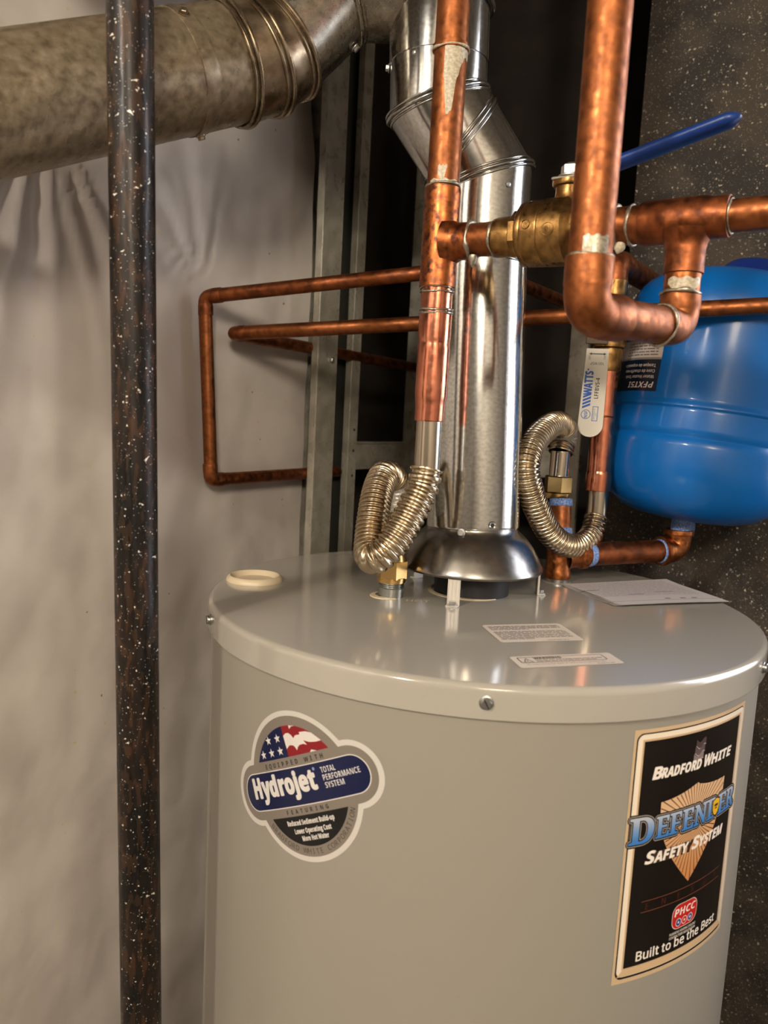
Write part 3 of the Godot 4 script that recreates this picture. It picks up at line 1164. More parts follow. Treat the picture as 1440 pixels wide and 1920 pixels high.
func shield_label(o: Node3D) -> void:
	# mm; x along the jacket from its left edge, y up with 0 at the label's top
	var W := 139.5
	var H := 202.0
	var P := Prt.new(Vector2(W, H), Vector2(0, -H), 10.0, Color8(190, 164, 130))
	var blk := Color8(20, 15, 12)
	var wht := Color8(226, 216, 202)
	P.round_rect(2.4, -198.5, 137.5, -3.0, 6, blk)
	P.round_rect(3.6, -196.8, 137.5, -4.0, 5.5, Color8(222, 208, 186))
	P.rect(8.0, -191, 132, -8.0, Color8(190, 160, 124))
	P.poly(PackedVector2Array([Vector2(4, -196.5), Vector2(137.3, -196.5), Vector2(131.8, -191), Vector2(9, -191)]), Color8(196, 166, 128))
	P.poly(PackedVector2Array([Vector2(137.4, -196.5), Vector2(137.4, -4.5), Vector2(132, -9.5), Vector2(132, -191)]), Color8(210, 196, 178))
	P.rect(9.6, -190, 129.0, -9.6, blk)
	# waving three-stripe flag
	for k in 3:
		var col: Color = [Color8(70, 58, 58), Color8(88, 74, 76), Color8(126, 112, 108)][k]
		for j in 2:
			var q := PackedVector2Array()
			var top := -17.0 - k * 5.6
			for i in 13:
				q.append(Vector2(63.8 + i - k * 0.9, top + 1.6 * sin(i / 12.0 * TAU + 2.4)))
			for i in range(12, -1, -1):
				q.append(Vector2(63.8 + i - k * 0.9, top - (5.6 if j == 0 else 5.0) + 1.6 * sin(i / 12.0 * TAU + 2.4)))
			P.poly(q, Color8(190, 178, 168) if j == 0 else col)
	var it := {"bold": true, "shear": 0.2, "fat": 0.35}
	P.text("B", 20.0, -40.2, 9.4, 8.0, wht, it)
	P.text("RADFORD", 28.6, -40.2, 7.6, 43.0, wht, it)
	P.text("W", 75.0, -40.2, 9.4, 10.4, wht, it)
	P.text("HITE", 86.2, -40.2, 7.6, 30.0, wht, it)
	# shield with rays
	var sh := PackedVector2Array()
	for i in 21:
		var t := i / 20.0
		sh.append(Vector2(31 + 40 * t, -59.5 + 8.0 * pow(t, 1.7)))
	for i in range(1, 21):
		var t := i / 20.0
		sh.append(Vector2(71 + 40 * t, -51.5 - 8.0 * pow(t, 0.6) + 3.0 * t * t))
	for i in range(1, 25):
		var t := i / 24.0
		sh.append(Vector2(71 + 40 * cos(t * PI / 2), -56.5 - 77.0 * pow(t, 0.85)))
	for i in range(23, 0, -1):
		var t := i / 24.0
		sh.append(Vector2(71 - 40 * cos(t * PI / 2), -59.5 - 74.0 * pow(t, 0.85)))
	P.poly(sh, Color8(206, 168, 128), Color8(190, 128, 76), -75.0, -125.0)
	for k in 52:
		var a := TAU * k / 52.0 + 0.03
		var d := Vector2.from_angle(a)
		var n := d.orthogonal()
		var L := 0.0
		while L < 90.0 and Geometry2D.is_point_in_polygon(Vector2(71, -84) + d * (L + 1.0), sh):
			L += 1.0
		var b0 := Vector2(71, -84) + d * 8.0
		var b1 := Vector2(71, -84) + d * L
		P.poly(PackedVector2Array([b0 - n * 0.12, b0 + n * 0.12, b1 + n * 0.42, b1 - n * 0.42]), Color8(70, 44, 28))
	# big slab lettering, outlined
	var dx := {"bold": true, "font": "Droid Serif"}
	for k in 4:
		var oo := dx.duplicate()
		oo.fat = [2.9, 1.9, 1.2, 0.35][k]
		var col: Color = [Color8(24, 18, 16), Color8(150, 140, 130), Color8(18, 14, 14), Color8(60, 116, 178)][k]
		if k == 3:
			oo.c2 = Color8(168, 174, 186)
			oo.ya = -87.0
			oo.yb = -71.0
		P.text("D", 3.6, -89.6, 20.5, 22.5, col, oo)
		P.text("EFENDER", 28.5, -88.2, 17.0, 106.0, col, oo)
	P.text("SAFETY", 27.0, -107.5, 8.0, 44.0, Color8(60, 44, 34), {"bold": true, "shear": 0.2, "fat": 0.9})
	P.text("S", 20.5, -107.5, 10.0, 8.0, wht, it)
	P.text("AFETY", 29.5, -107.5, 8.0, 36.0, wht, it)
	P.text("S", 71.5, -107.5, 10.0, 8.0, wht, it)
	P.text("YSTEM", 80.0, -107.5, 8.0, 36.0, wht, it)
	# yellow badge on the second D
	var yb := PackedVector2Array()
	for i in 21:
		var a := PI + i / 20.0 * PI
		yb.append(Vector2(101.5 + 5.6 * cos(a), -79 + 9.0 * sin(a)))
	yb.append(Vector2(107.1, -73.5))
	yb.append(Vector2(101.5, -71.5))
	yb.append(Vector2(95.9, -73.5))
	P.poly(yb, Color8(40, 30, 10))
	var yi := PackedVector2Array()
	for q in yb:
		yi.append(Vector2(101.5, -79) + (q - Vector2(101.5, -79)) * 0.86)
	P.poly(yi, Color8(214, 170, 40))
	P.rect(99.0, -79.5, 104.4, -77.4, Color8(70, 50, 14))
	P.rect(99.8, -81.6, 103.6, -80.2, Color8(110, 84, 24))
	# dim band
	var dim := Color8(112, 62, 40)
	P.rect(21, -138.2, 120.5, -137.6, dim)
	P.rect(21, -147.0, 120.5, -146.4, dim)
	P.spaced("ENERGY", 27, -145.0, 5.2, 86.0, Color8(74, 30, 20), {})
	# red badge
	P.round_rect(56.0, -171.8, 88.0, -150.6, 8.0, Color8(206, 190, 176))
	P.round_rect(56.6, -171.2, 87.4, -151.2, 7.6, Color8(176, 34, 30))
	P.text("PHCC", 71.8, -160.6, 6.2, 26.0, wht, {"bold": true, "center": true, "shear": 0.15})
	for k in 3:
		P.disc(64.5 + k * 7.4, -166.4, 3.4, wht)
		P.disc(64.5 + k * 7.4, -166.4, 2.9, [Color8(36, 52, 120), Color8(176, 34, 30), Color8(60, 70, 130)][k])
		P.star(64.5 + k * 7.4, -166.4, 1.6, wht)
	P.text("PLUMBING HEATING COOLING", 71.5, -175.6, 2.2, 33.0, wht, {"bold": true, "center": true})
	P.text("CONTRACTORS ASSOCIATION", 71.5, -178.8, 2.2, 33.0, wht, {"bold": true, "center": true})
	P.text("Built to be the Best", 21.0, -186.6, 7.6, 100.0, wht, {"bold": false, "fat": 0.25})
	var cols := []
	for i in 41:
		var x := i / 40.0
		var s := 0.250 + x * 0.1395
		cols.append([s / 0.271, LID - 0.2365, LID - 0.0345, x])
	var mb := MB.new()
	var R := 0.27115
	var rows := []
	var uvs := []
	for k in 5:
		var row := PackedVector3Array()
		var ur := PackedVector2Array()
		for c in cols:
			row.append(Vector3(R * sin(c[0]), lerpf(c[1], c[2], k / 4.0), R * cos(c[0])))
			ur.append(Vector2(c[3], 1.0 - k / 4.0))
		rows.append(row)
		uvs.append(ur)
	mb.grid(rows, Vector3(0, LID - 0.1, 0), uvs)
	var m := mat(Color.WHITE, 0.0, 0.25)
	m.albedo_texture = P.texture()
	part("label", mb, m, o, "tall black label with a tan shield and blue lettering")

func flat_label(o: Node3D, c00: Vector3, cx: Vector3, cy: Vector3, r: float, tex: Texture2D, label: String) -> void:
	# a thin sheet with rounded corners: c00 lower left, cx along, cy up
	var lx := cx.length()
	var ly := cy.length()
	var ux := cx / lx
	var uy := cy / ly
	var nr := Vector3.UP
	var pts := PackedVector3Array()
	var uvp := PackedVector2Array()
	for k in 4:
		for i in 7:
			var a := (k + i / 6.0) * PI / 2
			var p := Vector2(lx - r if k == 0 or k == 3 else r, ly - r if k < 2 else r) + Vector2(cos(a), sin(a)) * r
			pts.append(c00 + ux * p.x + uy * p.y + nr * 0.0003)
			uvp.append(Vector2(p.x / lx, 1.0 - p.y / ly))
	var f := PackedInt32Array()
	for i in range(1, pts.size() - 1):
		f.append_array([0, i, i + 1])
	var mb := MB.new()
	mb.tri_list(pts, f, c00 + (cx + cy) * 0.5 - nr, uvp)
	var m := mat(Color.WHITE, 0.0, 0.3)
	m.albedo_texture = tex
	part("label", mb, m, o, label)

func top_labels(o: Node3D) -> void:
	var paper := Color8(204, 194, 182)
	var ink := Color8(92, 82, 78)
	var P := Prt.new(Vector2(77, 53), Vector2.ZERO, 12.0, paper)
	for k in 4:
		P.dashes(4, 72 if k < 3 else 40, 46.0 - k * 3.3, 1.9, ink, rng)
	for k in 7:
		P.dashes(4, 72 if k < 6 else 34, 29.5 - k * 3.6, 1.9, ink, rng)
	P.dashes(44, 64, 3.0, 1.3, ink, rng)
	flat_label(o, Vector3(0.0954, LID, 0.1401), Vector3(0.0506, 0, -0.0584), Vector3(-0.0379, 0, -0.0373), 0.004, P.texture(), "small white label of dense print on the lid")
	P = Prt.new(Vector2(89, 29), Vector2.ZERO, 12.0, paper)
	P.round_rect(5, 11.5, 80, 26, 2.5, Color8(40, 34, 32))
	P.round_rect(5.9, 12.4, 79.1, 25.1, 2.0, paper)
	P.poly(PackedVector2Array([Vector2(7.5, 13.6), Vector2(16.5, 13.6), Vector2(12, 24)]), ink)
	P.poly(PackedVector2Array([Vector2(8.9, 14.4), Vector2(15.1, 14.4), Vector2(12, 22)]), paper)
	P.rect(11.6, 16.4, 12.4, 20, ink)
	P.text("WARNING", 18.5, 20.2, 4.2, 24.0, Color8(40, 34, 32), {"bold": true, "fat": 0.15})
	P.dashes(18.5, 77, 16.8, 1.5, ink, rng)
	P.dashes(18.5, 72, 13.8, 1.5, ink, rng)
	P.text("As required by the state of California Proposition 65.", 8.0, 6.6, 2.6, 68.0, ink, {})
	P.dashes(66, 82, 3.0, 1.0, ink, rng)
	flat_label(o, Vector3(0.1363, LID, 0.1907), Vector3(0.0565, 0, -0.0690), Vector3(-0.0194, 0, -0.0191), 0.003, P.texture(), "white warning label at the lid's front")

func leaflet() -> void:
	var a := Vector3(0.0470, LID + 0.0022, -0.1250)      # left front
	var b := Vector3(0.1300, LID + 0.0022, -0.0655)      # corner nearest the camera
	var c := Vector3(0.2150, LID + 0.0022, -0.1730)      # right
	var o := thing("leaflet", "folded white printed leaflet lying at the back of the heater's lid", "paper", (a + c) * 0.5)
	var P := Prt.new(Vector2(140, 105), Vector2.ZERO, 8.0, Color8(180, 174, 171))
	var ink := Color8(150, 144, 146)
	var dk := Color8(84, 78, 82)
	for k in 16:
		P.dashes(30 + (k % 3) * 2, 132, 98 - k * 4.2, 2.0, ink, rng)
	P.rect(92, 48, 112, 50, dk)
	P.rect(60, 40, 76, 42, dk)
	P.rect(28, 66, 44, 68, dk)
	P.rect(4, 13.0, 138, 13.7, dk)
	for x in [84, 100, 112]:
		P.rect(x, 17, x + 6, 20, dk)
	var tex := P.texture()
	for k in 3:
		var sh := Vector3(-0.0022 * k, -0.0008 * k, 0.001 * k)
		var d := (a - b) * 0.98
		var mb := MB.new()
		var rows := []
		var top := []
		var bot := []
		for i in 9:
			var row := PackedVector3Array()
			var row2 := PackedVector3Array()
			var ur := PackedVector2Array()
			for j in 9:
				var u := j / 8.0
				var v := i / 8.0
				var p := b + (c - b) * u + d * v + sh
				p.y += 0.0010 * sin(u * 2.6) * (1.0 - v) + 0.004 * v * v * u + 0.0006 * sin(v * 5.0 + k)
				row.append(p)
				row2.append(p - Vector3(0, 0.0005, 0))
				ur.append(Vector2(0.2 + 0.8 * u, 1.0 - v))
			top.append([row, ur])
			bot.append(row2)
		var tr := []
		var tu := []
		for q in top:
			tr.append(q[0])
			tu.append(q[1])
		mb.grid(tr, b - Vector3(0, 1, 0), tu)
		mb.grid(bot, b + Vector3(0, 1, 0), tu)
		var m := mat(Color.WHITE, 0.0, 0.6)
		m.albedo_texture = tex
		part("sheet", mb, m, o)

# ---------------------------------------------------------------- draft hood, vent pipe, elbows, duct
func vent() -> void:
	var F := Vector3(-0.0183, 0, -0.0143)
	# draft hood
	var hb := F + Vector3(0, LID, 0)
	var o := thing("draft_hood", "flared grey metal draft hood on legs over the black flue collar", "draft hood", hb)
	var mb := MB.new()
	lathe(mb, [Vector2(0.0757, 0.0265), Vector2(0.0768, 0.0285), Vector2(0.0764, 0.0312), Vector2(0.0745, 0.0345), Vector2(0.0712, 0.042), Vector2(0.0655, 0.0515), Vector2(0.0585, 0.0600), Vector2(0.0535, 0.0645), Vector2(0.0505, 0.0668), Vector2(0.0490, 0.0690), Vector2(0.0470, 0.0720), Vector2(0.0466, 0.085), Vector2(0.0455, 0.085), Vector2(0.0455, 0.072), Vector2(0.0480, 0.0665), Vector2(0.0575, 0.0590), Vector2(0.0645, 0.0505), Vector2(0.0702, 0.041), Vector2(0.0740, 0.0310), Vector2(0.0745, 0.0265), Vector2(0.0757, 0.0265)], hb, Vector3.UP, 96)
	part("bell", mb, M.hood, o)
	for k in 3:
		var deg: float = [16.5, 124.0, 258.0][k]
		var n := Vector3(sin(deg_to_rad(deg)), 0, cos(deg_to_rad(deg)))
		var t := Vector3(n.z, 0, -n.x)
		var p := hb + n * 0.0735
		var bs := Basis(t, Vector3.UP, n)
		mb = MB.new()
		bbox(mb, p + Vector3(0, 0.0145, 0), Vector3(0.0125, 0.029, 0.0012), 0.0003, bs)
		for s in [-1, 1]:
			bbox(mb, p + Vector3(0, 0.0145, 0) + t * s * 0.0058 + n * 0.0006, Vector3(0.0010, 0.029, 0.0022), 0.0003, bs)
			bbox(mb, p + Vector3(0, 0.0165, 0) + t * s * 0.0018 + n * 0.0005, Vector3(0.0011, 0.022, 0.0014), 0.0003, bs)
		bbox(mb, p + Vector3(0, 0.0006, 0) + n * 0.004, Vector3(0.0125, 0.0012, 0.009), 0.0003, bs)
		var lg := part("leg", mb, M.white_strap, o)
		hex_screw(lg, p + n * 0.0045 + Vector3(0, 0.0012, 0), Vector3.UP, 0.0036, M.bolt)
	# single-wall pipe above the hood
	var p0 := Vector3(-0.0183, 1.3705, -0.0143)
	var p1 := Vector3(-0.0338, 1.6426, -0.0201)
	var p2 := Vector3(-0.0350, 1.7271, -0.0197)
	var ax := (p1 - p0).normalized()
	o = thing("vent_pipe", "shiny straight galvanized vent pipe rising from the draft hood", "vent pipe", p0)
	mb = MB.new()
	var L := (p1 - p0).length()
	var prof := [Vector2(0.0488, 0.0), Vector2(0.0492, 0.0006)]
	for i in 11:
		prof.append(Vector2(0.0492, lerpf(0.002, L - 0.004, i / 10.0)))
	prof.append_array([Vector2(0.0500, L - 0.0032), Vector2(0.0502, L - 0.0015), Vector2(0.0494, L), Vector2(0.0476, L)])
	lathe(mb, prof, p0, ax, 96)
	var vp := part("pipe", mb, M.galv, o)
	# lock seam running up the pipe, a screw and a drilled hole near the foot
	mb = MB.new()
	var sd := deg_to_rad(92.0)
	var sn := Vector3(sin(sd), 0, cos(sd))
	tube(mb, PackedVector3Array([p0 + sn * 0.0493 + ax * 0.002, p1 + sn * 0.0493 - ax * 0.005]), 0.0011, 8)
	part("seam", mb, M.galv, o)
	var cdir := Vector3(0.45, 0, 0.89)
	hex_screw(o, p0 + Vector3(cos(deg_to_rad(27.0 - 90.0 + 43.0)) * 0, 0, 0) + Vector3(sin(deg_to_rad(15.0)), 0, cos(deg_to_rad(15.0))) * 0.0495 + Vector3(0, -0.001, 0), Vector3(sin(deg_to_rad(15.0)), 0, cos(deg_to_rad(15.0))), 0.0030, M.bolt)
	mb = MB.new()
	var hn := Vector3(sin(deg_to_rad(51.0)), 0, cos(deg_to_rad(51.0)))
	lathe(mb, [Vector2(0.0042, -0.0004), Vector2(0.0036, 0.0012), Vector2(0.0020, 0.0006), Vector2(0.0017, -0.0012)], p0 + hn * 0.0490 + Vector3(0, 0.008, 0), hn, 20)
	var hole := part("hole_rim", mb, M.galv, o)
	mb = MB.new()
	lathe(mb, [Vector2(0.0018, 0.0004), Vector2(0.0002, 0.0005)], p0 + hn * 0.0494 + Vector3(0, 0.008, 0), hn, 16)
	part("hole", mb, M.black, hole)
	# adjustable elbow: outlet, two turned gores, inlet
	var pb := Vector3(-0.0560, 1.7615, 0.0060)
	var pa := Vector3(-0.0705, 1.7920, 0.0190)
	var pt := Vector3(-0.0725, 1.8800, 0.0225)
	o = thing("vent_elbow", "shiny two-bend galvanized vent elbow above the straight vent pipe", "vent elbow", p1)
	var re := 0.0485
	var dg := (pa - p2).normalized()
	pb = p2.lerp(pa, 0.52)
	var n1 := (ax + dg).normalized()
	var dt := (pt - pa).normalized()
	var n3 := (dg + dt).normalized()
	# the middle cut leans further over than the gores
	var n2 := (dg + (dg - Vector3.UP * dg.dot(Vector3.UP)) * 0.75).normalized()
	mb = MB.new()
	gore(mb, p1 - ax * 0.004, ax, p2, n1, re)
	part("outlet", mb, M.galv, o)
	mb = MB.new()
	gore(mb, p2, n1, pb, n2, re + 0.0003)
	part("gore", mb, M.galv, o)
	mb = MB.new()
	gore(mb, pb, n2, pa, n3, re + 0.0003)
	part("gore", mb, M.galv, o)
	mb = MB.new()
	gore(mb, pa, n3, pt, dt, re)
	var inl := part("inlet", mb, M.galv, o)
	for k in 3:
		mb = MB.new()
		var cc: Vector3 = [p2, pb, pa][k]
		var nn: Vector3 = [n1, n2, n3][k]
		var dd: Vector3 = [dg, dg, dg][k]
		bead(mb, cc, dd, nn, re + 0.0014, 0.0020)
		bead(mb, cc + dd * 0.0042, dd, nn, re + 0.0006, 0.0012)
		bead(mb, cc - dd * 0.0042, dd, nn, re + 0.0006, 0.0012)
		part("bead", mb, M.galv, o)
	# slip joint on the inlet
	mb = MB.new()
	var ps := pa.lerp(pt, 0.42)
	lathe(mb, [Vector2(re, 0.0), Vector2(re + 0.0009, 0.0002), Vector2(re + 0.0009, 0.052), Vector2(re, 0.052)], ps, dt, 72)
	part("sleeve", mb, M.galv, o)
	var sdir := Vector3(-0.83, 0, 0.56)
	hex_screw(o, ps + sdir * (re + 0.0008) - dt * 0.004, sdir, 0.0032, M.bolt)
	var fdir := Vector3(sin(deg_to_rad(2.0)), 0, cos(deg_to_rad(2.0)))
	mb = MB.new()
	lathe(mb, [Vector2(0.0022, 0), Vector2(0.0018, 0.0009), Vector2(0.0003, 0.0013)], ps + fdir * re - dt * 0.006, fdir, 12)
	part("rivet", mb, M.bolt, inl)
	mb = MB.new()
	var gdir := Vector3(sin(deg_to_rad(58.0)), 0, cos(deg_to_rad(58.0)))
	lathe(mb, [Vector2(0.0026, 0), Vector2(0.0020, 0.0009), Vector2(0.0003, 0.0013)], p2 + gdir * re - ax * 0.016, gdir, 12)
	part("rivet", mb, M.bolt, o)
	# tee
	var tc := Vector3(-0.0735, 1.9050, 0.0235)
	var b1 := Vector3(-0.1570, 1.9055, 0.0710)
	o = thing("vent_tee", "galvanized vent tee at the top joining the elbow and the dusty duct", "vent tee", pt)
	mb = MB.new()
	gore(mb, pt, dt, pt + dt * ((2.705 - pt.y) / dt.y), dt, re + 0.0012)
	part("body", mb, M.galv, o)
	mb = MB.new()
	bead(mb, pt + dt * 0.001, dt, dt, re + 0.0030, 0.0030)
	bead(mb, pt + dt * 0.008, dt, dt, re + 0.0022, 0.0020)
	part("bead", mb, M.galv, o)
	var b2 := Vector3(-0.1925, 1.8340, 0.1240)
	var b3 := Vector3(-0.1990, 1.8170, 0.1420)
	var b4 := Vector3(-0.2125, 1.8045, 0.1640)
	var b5 := Vector3(-0.2710, 1.7115, 0.3560)
	var d01 := (b1 - tc).normalized()
	var d12 := (b2 - b1).normalized()
	var d23 := (b3 - b2).normalized()
	var d34 := (b4 - b3).normalized()
	var d45 := (b5 - b4).normalized()
	var rd := 0.0525
	mb = MB.new()
	gore(mb, tc + d01 * 0.03, d01, b1, (d01 + d12).normalized(), rd - 0.001)
	part("branch", mb, M.galv_dull, o)
	# brown elbow
	o = thing("vent_elbow", "dull stained vent elbow with overlapping gores at the end of the dusty duct", "vent elbow", b2)
	mb = MB.new()
	gore(mb, b1, (d01 + d12).normalized(), b2, (d12 + d23).normalized(), rd - 0.001)
	var cuff := part("inlet", mb, M.galv_dull, o)
	mb = MB.new()
	bead(mb, b1 + d12 * 0.004, d12, (d01 + d12).normalized(), rd, 0.0022)
	bead(mb, b1 - d12 * 0.001, d12, (d01 + d12).normalized(), rd, 0.0022)
	part("bead", mb, M.galv_dull, cuff)
	var toc := (Vector3(0.357, 1.48, 0.71) - b1.lerp(b2, 0.5)).normalized()
	var across := (toc - d12 * toc.dot(d12)).normalized()
	var side := d12.cross(across).normalized()
	for k in 2:
		var a := [0.1, 1.18][k] as float
		var nn := (across * cos(a) + side * sin(a) * (1.0 if side.y < 0 else -1.0))
		hex_screw(cuff, b1.lerp(b2, 0.42) + nn * rd, nn, 0.0034, M.bolt)
	mb = MB.new()
	gore(mb, b2, (d12 + d23).normalized(), b3, (d23 + d34).normalized(), rd + 0.0008)
	part("gore", mb, M.duct_elbow, o)
	mb = MB.new()
	gore(mb, b3, (d23 + d34).normalized(), b4, (d34 + d45).normalized(), rd + 0.0004)
	part("gore", mb, M.duct_elbow, o)
	for k in 3:
		mb = MB.new()
		var cc: Vector3 = [b2, b3, b4][k]
		var da: Vector3 = [d12, d23, d34][k]
		var db: Vector3 = [d23, d34, d45][k]
		bead(mb, cc, da, (da + db).normalized(), rd + 0.0022, 0.0024)
		bead(mb, cc + db * 0.006, db, (da + db).normalized(), rd + 0.0014, 0.0016)
		part("bead", mb, M.duct_elbow, o)
	# long dusty duct running towards the front of the plastic wall
	o = thing("vent_duct", "long dusty brown sheet-metal duct behind the iron pole", "duct", b5)
	var dend := b4 + d45 * 0.36
	mb = MB.new()
	gore(mb, b4, (d34 + d45).normalized(), dend, (d45 + Vector3.LEFT).normalized(), rd - 0.0008)
	gore(mb, dend, (d45 + Vector3.LEFT).normalized(), Vector3(-0.395, dend.y, dend.z), Vector3.LEFT, rd - 0.0008)
	part("pipe", mb, M.duct, o)
	mb = MB.new()
	var bj := b4 + d45 * 0.062
	lathe(mb, [Vector2(rd - 0.0008, 0.0), Vector2(rd + 0.0002, 0.0002), Vector2(rd + 0.0002, 0.012), Vector2(rd - 0.0008, 0.016)], bj, -d45, 72)
	part("sleeve", mb, M.duct, o)
	var tc2 := (Vector3(0.357, 1.48, 0.71) - bj).normalized()
	var ac := (tc2 - d45 * tc2.dot(d45)).normalized()
	var sd2 := d45.cross(ac).normalized()
	if sd2.y < 0:
		sd2 = -sd2
	for a in [-1.42, 0.95]:
		var nn: Vector3 = ac * cos(a) + sd2 * sin(a)
		hex_screw(o, bj - d45 * 0.006 + nn * rd, nn, 0.0036, M.duct_elbow)

func pole() -> void:
	var o := thing("iron_pole", "black iron pole speckled with white paint at the left", "pole", Vector3(-0.1375, 0.0, 0.326))
	var mb := MB.new()
	var pth := PackedVector3Array()
	for i in 21:
		pth.append(Vector3(-0.1420 + 0.0095 * (1.7623 - i * 0.1) / 0.8, i * 0.1, 0.3328 - 0.0142 * (1.7623 - i * 0.1) / 0.8))
	tube(mb, pth, 0.0167, 40)
	part("pipe", mb, M.pole, o)

# ---------------------------------------------------------------- copper
func straight(mb: MB, a: Vector3, b: Vector3, r: float, segs := 32) -> void:
	var L := (b - a).length()
	lathe(mb, [Vector2(r - 0.0015, 0), Vector2(r - 0.0004, 0), Vector2(r, 0.0004), Vector2(r, L - 0.0004), Vector2(r - 0.0004, L), Vector2(r - 0.0015, L)], a, (b - a).normalized(), segs)

func copper(label: String, a: Vector3, b: Vector3, r: float, m: Material, called := "copper_pipe") -> Node3D:
	var o := thing(called, label, "pipe", a if a.y < b.y else b)
	var mb := MB.new()
	straight(mb, a, b, r)
	part("pipe", mb, m, o)
	return o

func ring(parent: Node3D, at: Vector3, dir: Vector3, r: float, th := 0.0016, m: Material = null, called := "solder_ring") -> void:
	# an uneven bead of solder round a joint
	var b := axis_basis(dir)
	var pth := PackedVector3Array()
	var rad := PackedFloat32Array()
	var n := 40
	var ph := rng.randf() * TAU
	for i in n + 1:
		var a := TAU * i / n
		var w := 0.5 * sin(a * 2 + ph) + 0.3 * sin(a * 5 + 2 * ph)
		pth.append(at + b * Vector3(cos(a) * r, w * th * 0.7, sin(a) * r))
		rad.append(th * (0.85 + 0.3 * sin(a * 3 + ph) + 0.15 * sin(a * 7)))
	var mb := MB.new()
	tube(mb, pth, rad, 8, false, true)
	part(called, mb, m if m else M.solder, parent)

func stain(parent: Node3D, at: Vector3, dir: Vector3, r: float, toward: Vector3, half: float, top: float, drip: Array, m: Material, called := "flux_stain") -> void:
	# patch of dried flux on a pipe: from height 0 up to top, with drips reaching down; drip = low edge sampled across
	var b := axis_basis(dir)
	var l := b.inverse() * toward
	var a0 := atan2(l.z, l.x)
	var cols := []
	var n := 36
	for i in n + 1:
		var t := float(i) / n
		var f := t * (drip.size() - 1)
		var k := mini(int(f), drip.size() - 2)
		var lo: float = lerpf(drip[k], drip[k + 1], smoothstep(0.0, 1.0, f - k)) + rng.randf_range(-0.0006, 0.0006)
		cols.append([a0 + lerpf(-half, half, t), lo, top + 0.0008 * sin(t * 17.0), t])
	var mb := MB.new()
	cyl_patch(mb, at, dir, r, cols, 4)
	part(called, mb, m, parent)

func elbow_shape(mb: MB, a: Vector3, corner: Vector3, b: Vector3, r: float, bend: float, sock: float) -> void:
	# a turned fitting: sockets at both ends, a smooth bend between
	var da := (a - corner).normalized()
	var db := (b - corner).normalized()
	var pts := PackedVector3Array()
	var rad := PackedFloat32Array()
	pts.append(corner + da * (bend + sock))
	rad.append(r - 0.0012)
	pts.append(corner + da * (bend + sock - 0.0003))
	rad.append(r)
	pts.append(corner + da * (bend + 0.002))
	rad.append(r)
	for i in 15:
		var t := i / 14.0
		var p := corner + da * bend * (1 - t) * (1 - t) + db * bend * t * t
		pts.append(p)
		rad.append(r - 0.0005)
	pts.append(corner + db * (bend + 0.002))
	rad.append(r)
	pts.append(corner + db * (bend + sock - 0.0003))
	rad.append(r)
	pts.append(corner + db * (bend + sock))
	rad.append(r - 0.0012)
	tube(mb, pts, rad, 32, true)

func tee_shape(mb: MB, a: Vector3, b: Vector3, c: Vector3, r: float) -> void:
	straight(mb, a, b, r, 40)
	# branch root, flared where it leaves the run
	var d := (b - a).normalized()
	var foot := a + d * (c - a).dot(d)
	var dc := (c - foot).normalized()
	var L := (c - foot).length()
	var rr := r * 0.97
	lathe(mb, [Vector2(rr + 0.005, r * 0.55), Vector2(rr + 0.0028, r * 0.86), Vector2(rr + 0.0010, r * 1.08), Vector2(rr, r * 1.3), Vector2(rr, L - 0.0005), Vector2(rr - 0.001, L)], foot, dc, 40)

const HX := -0.0165
const HZ := 0.09
const HY := 1.64

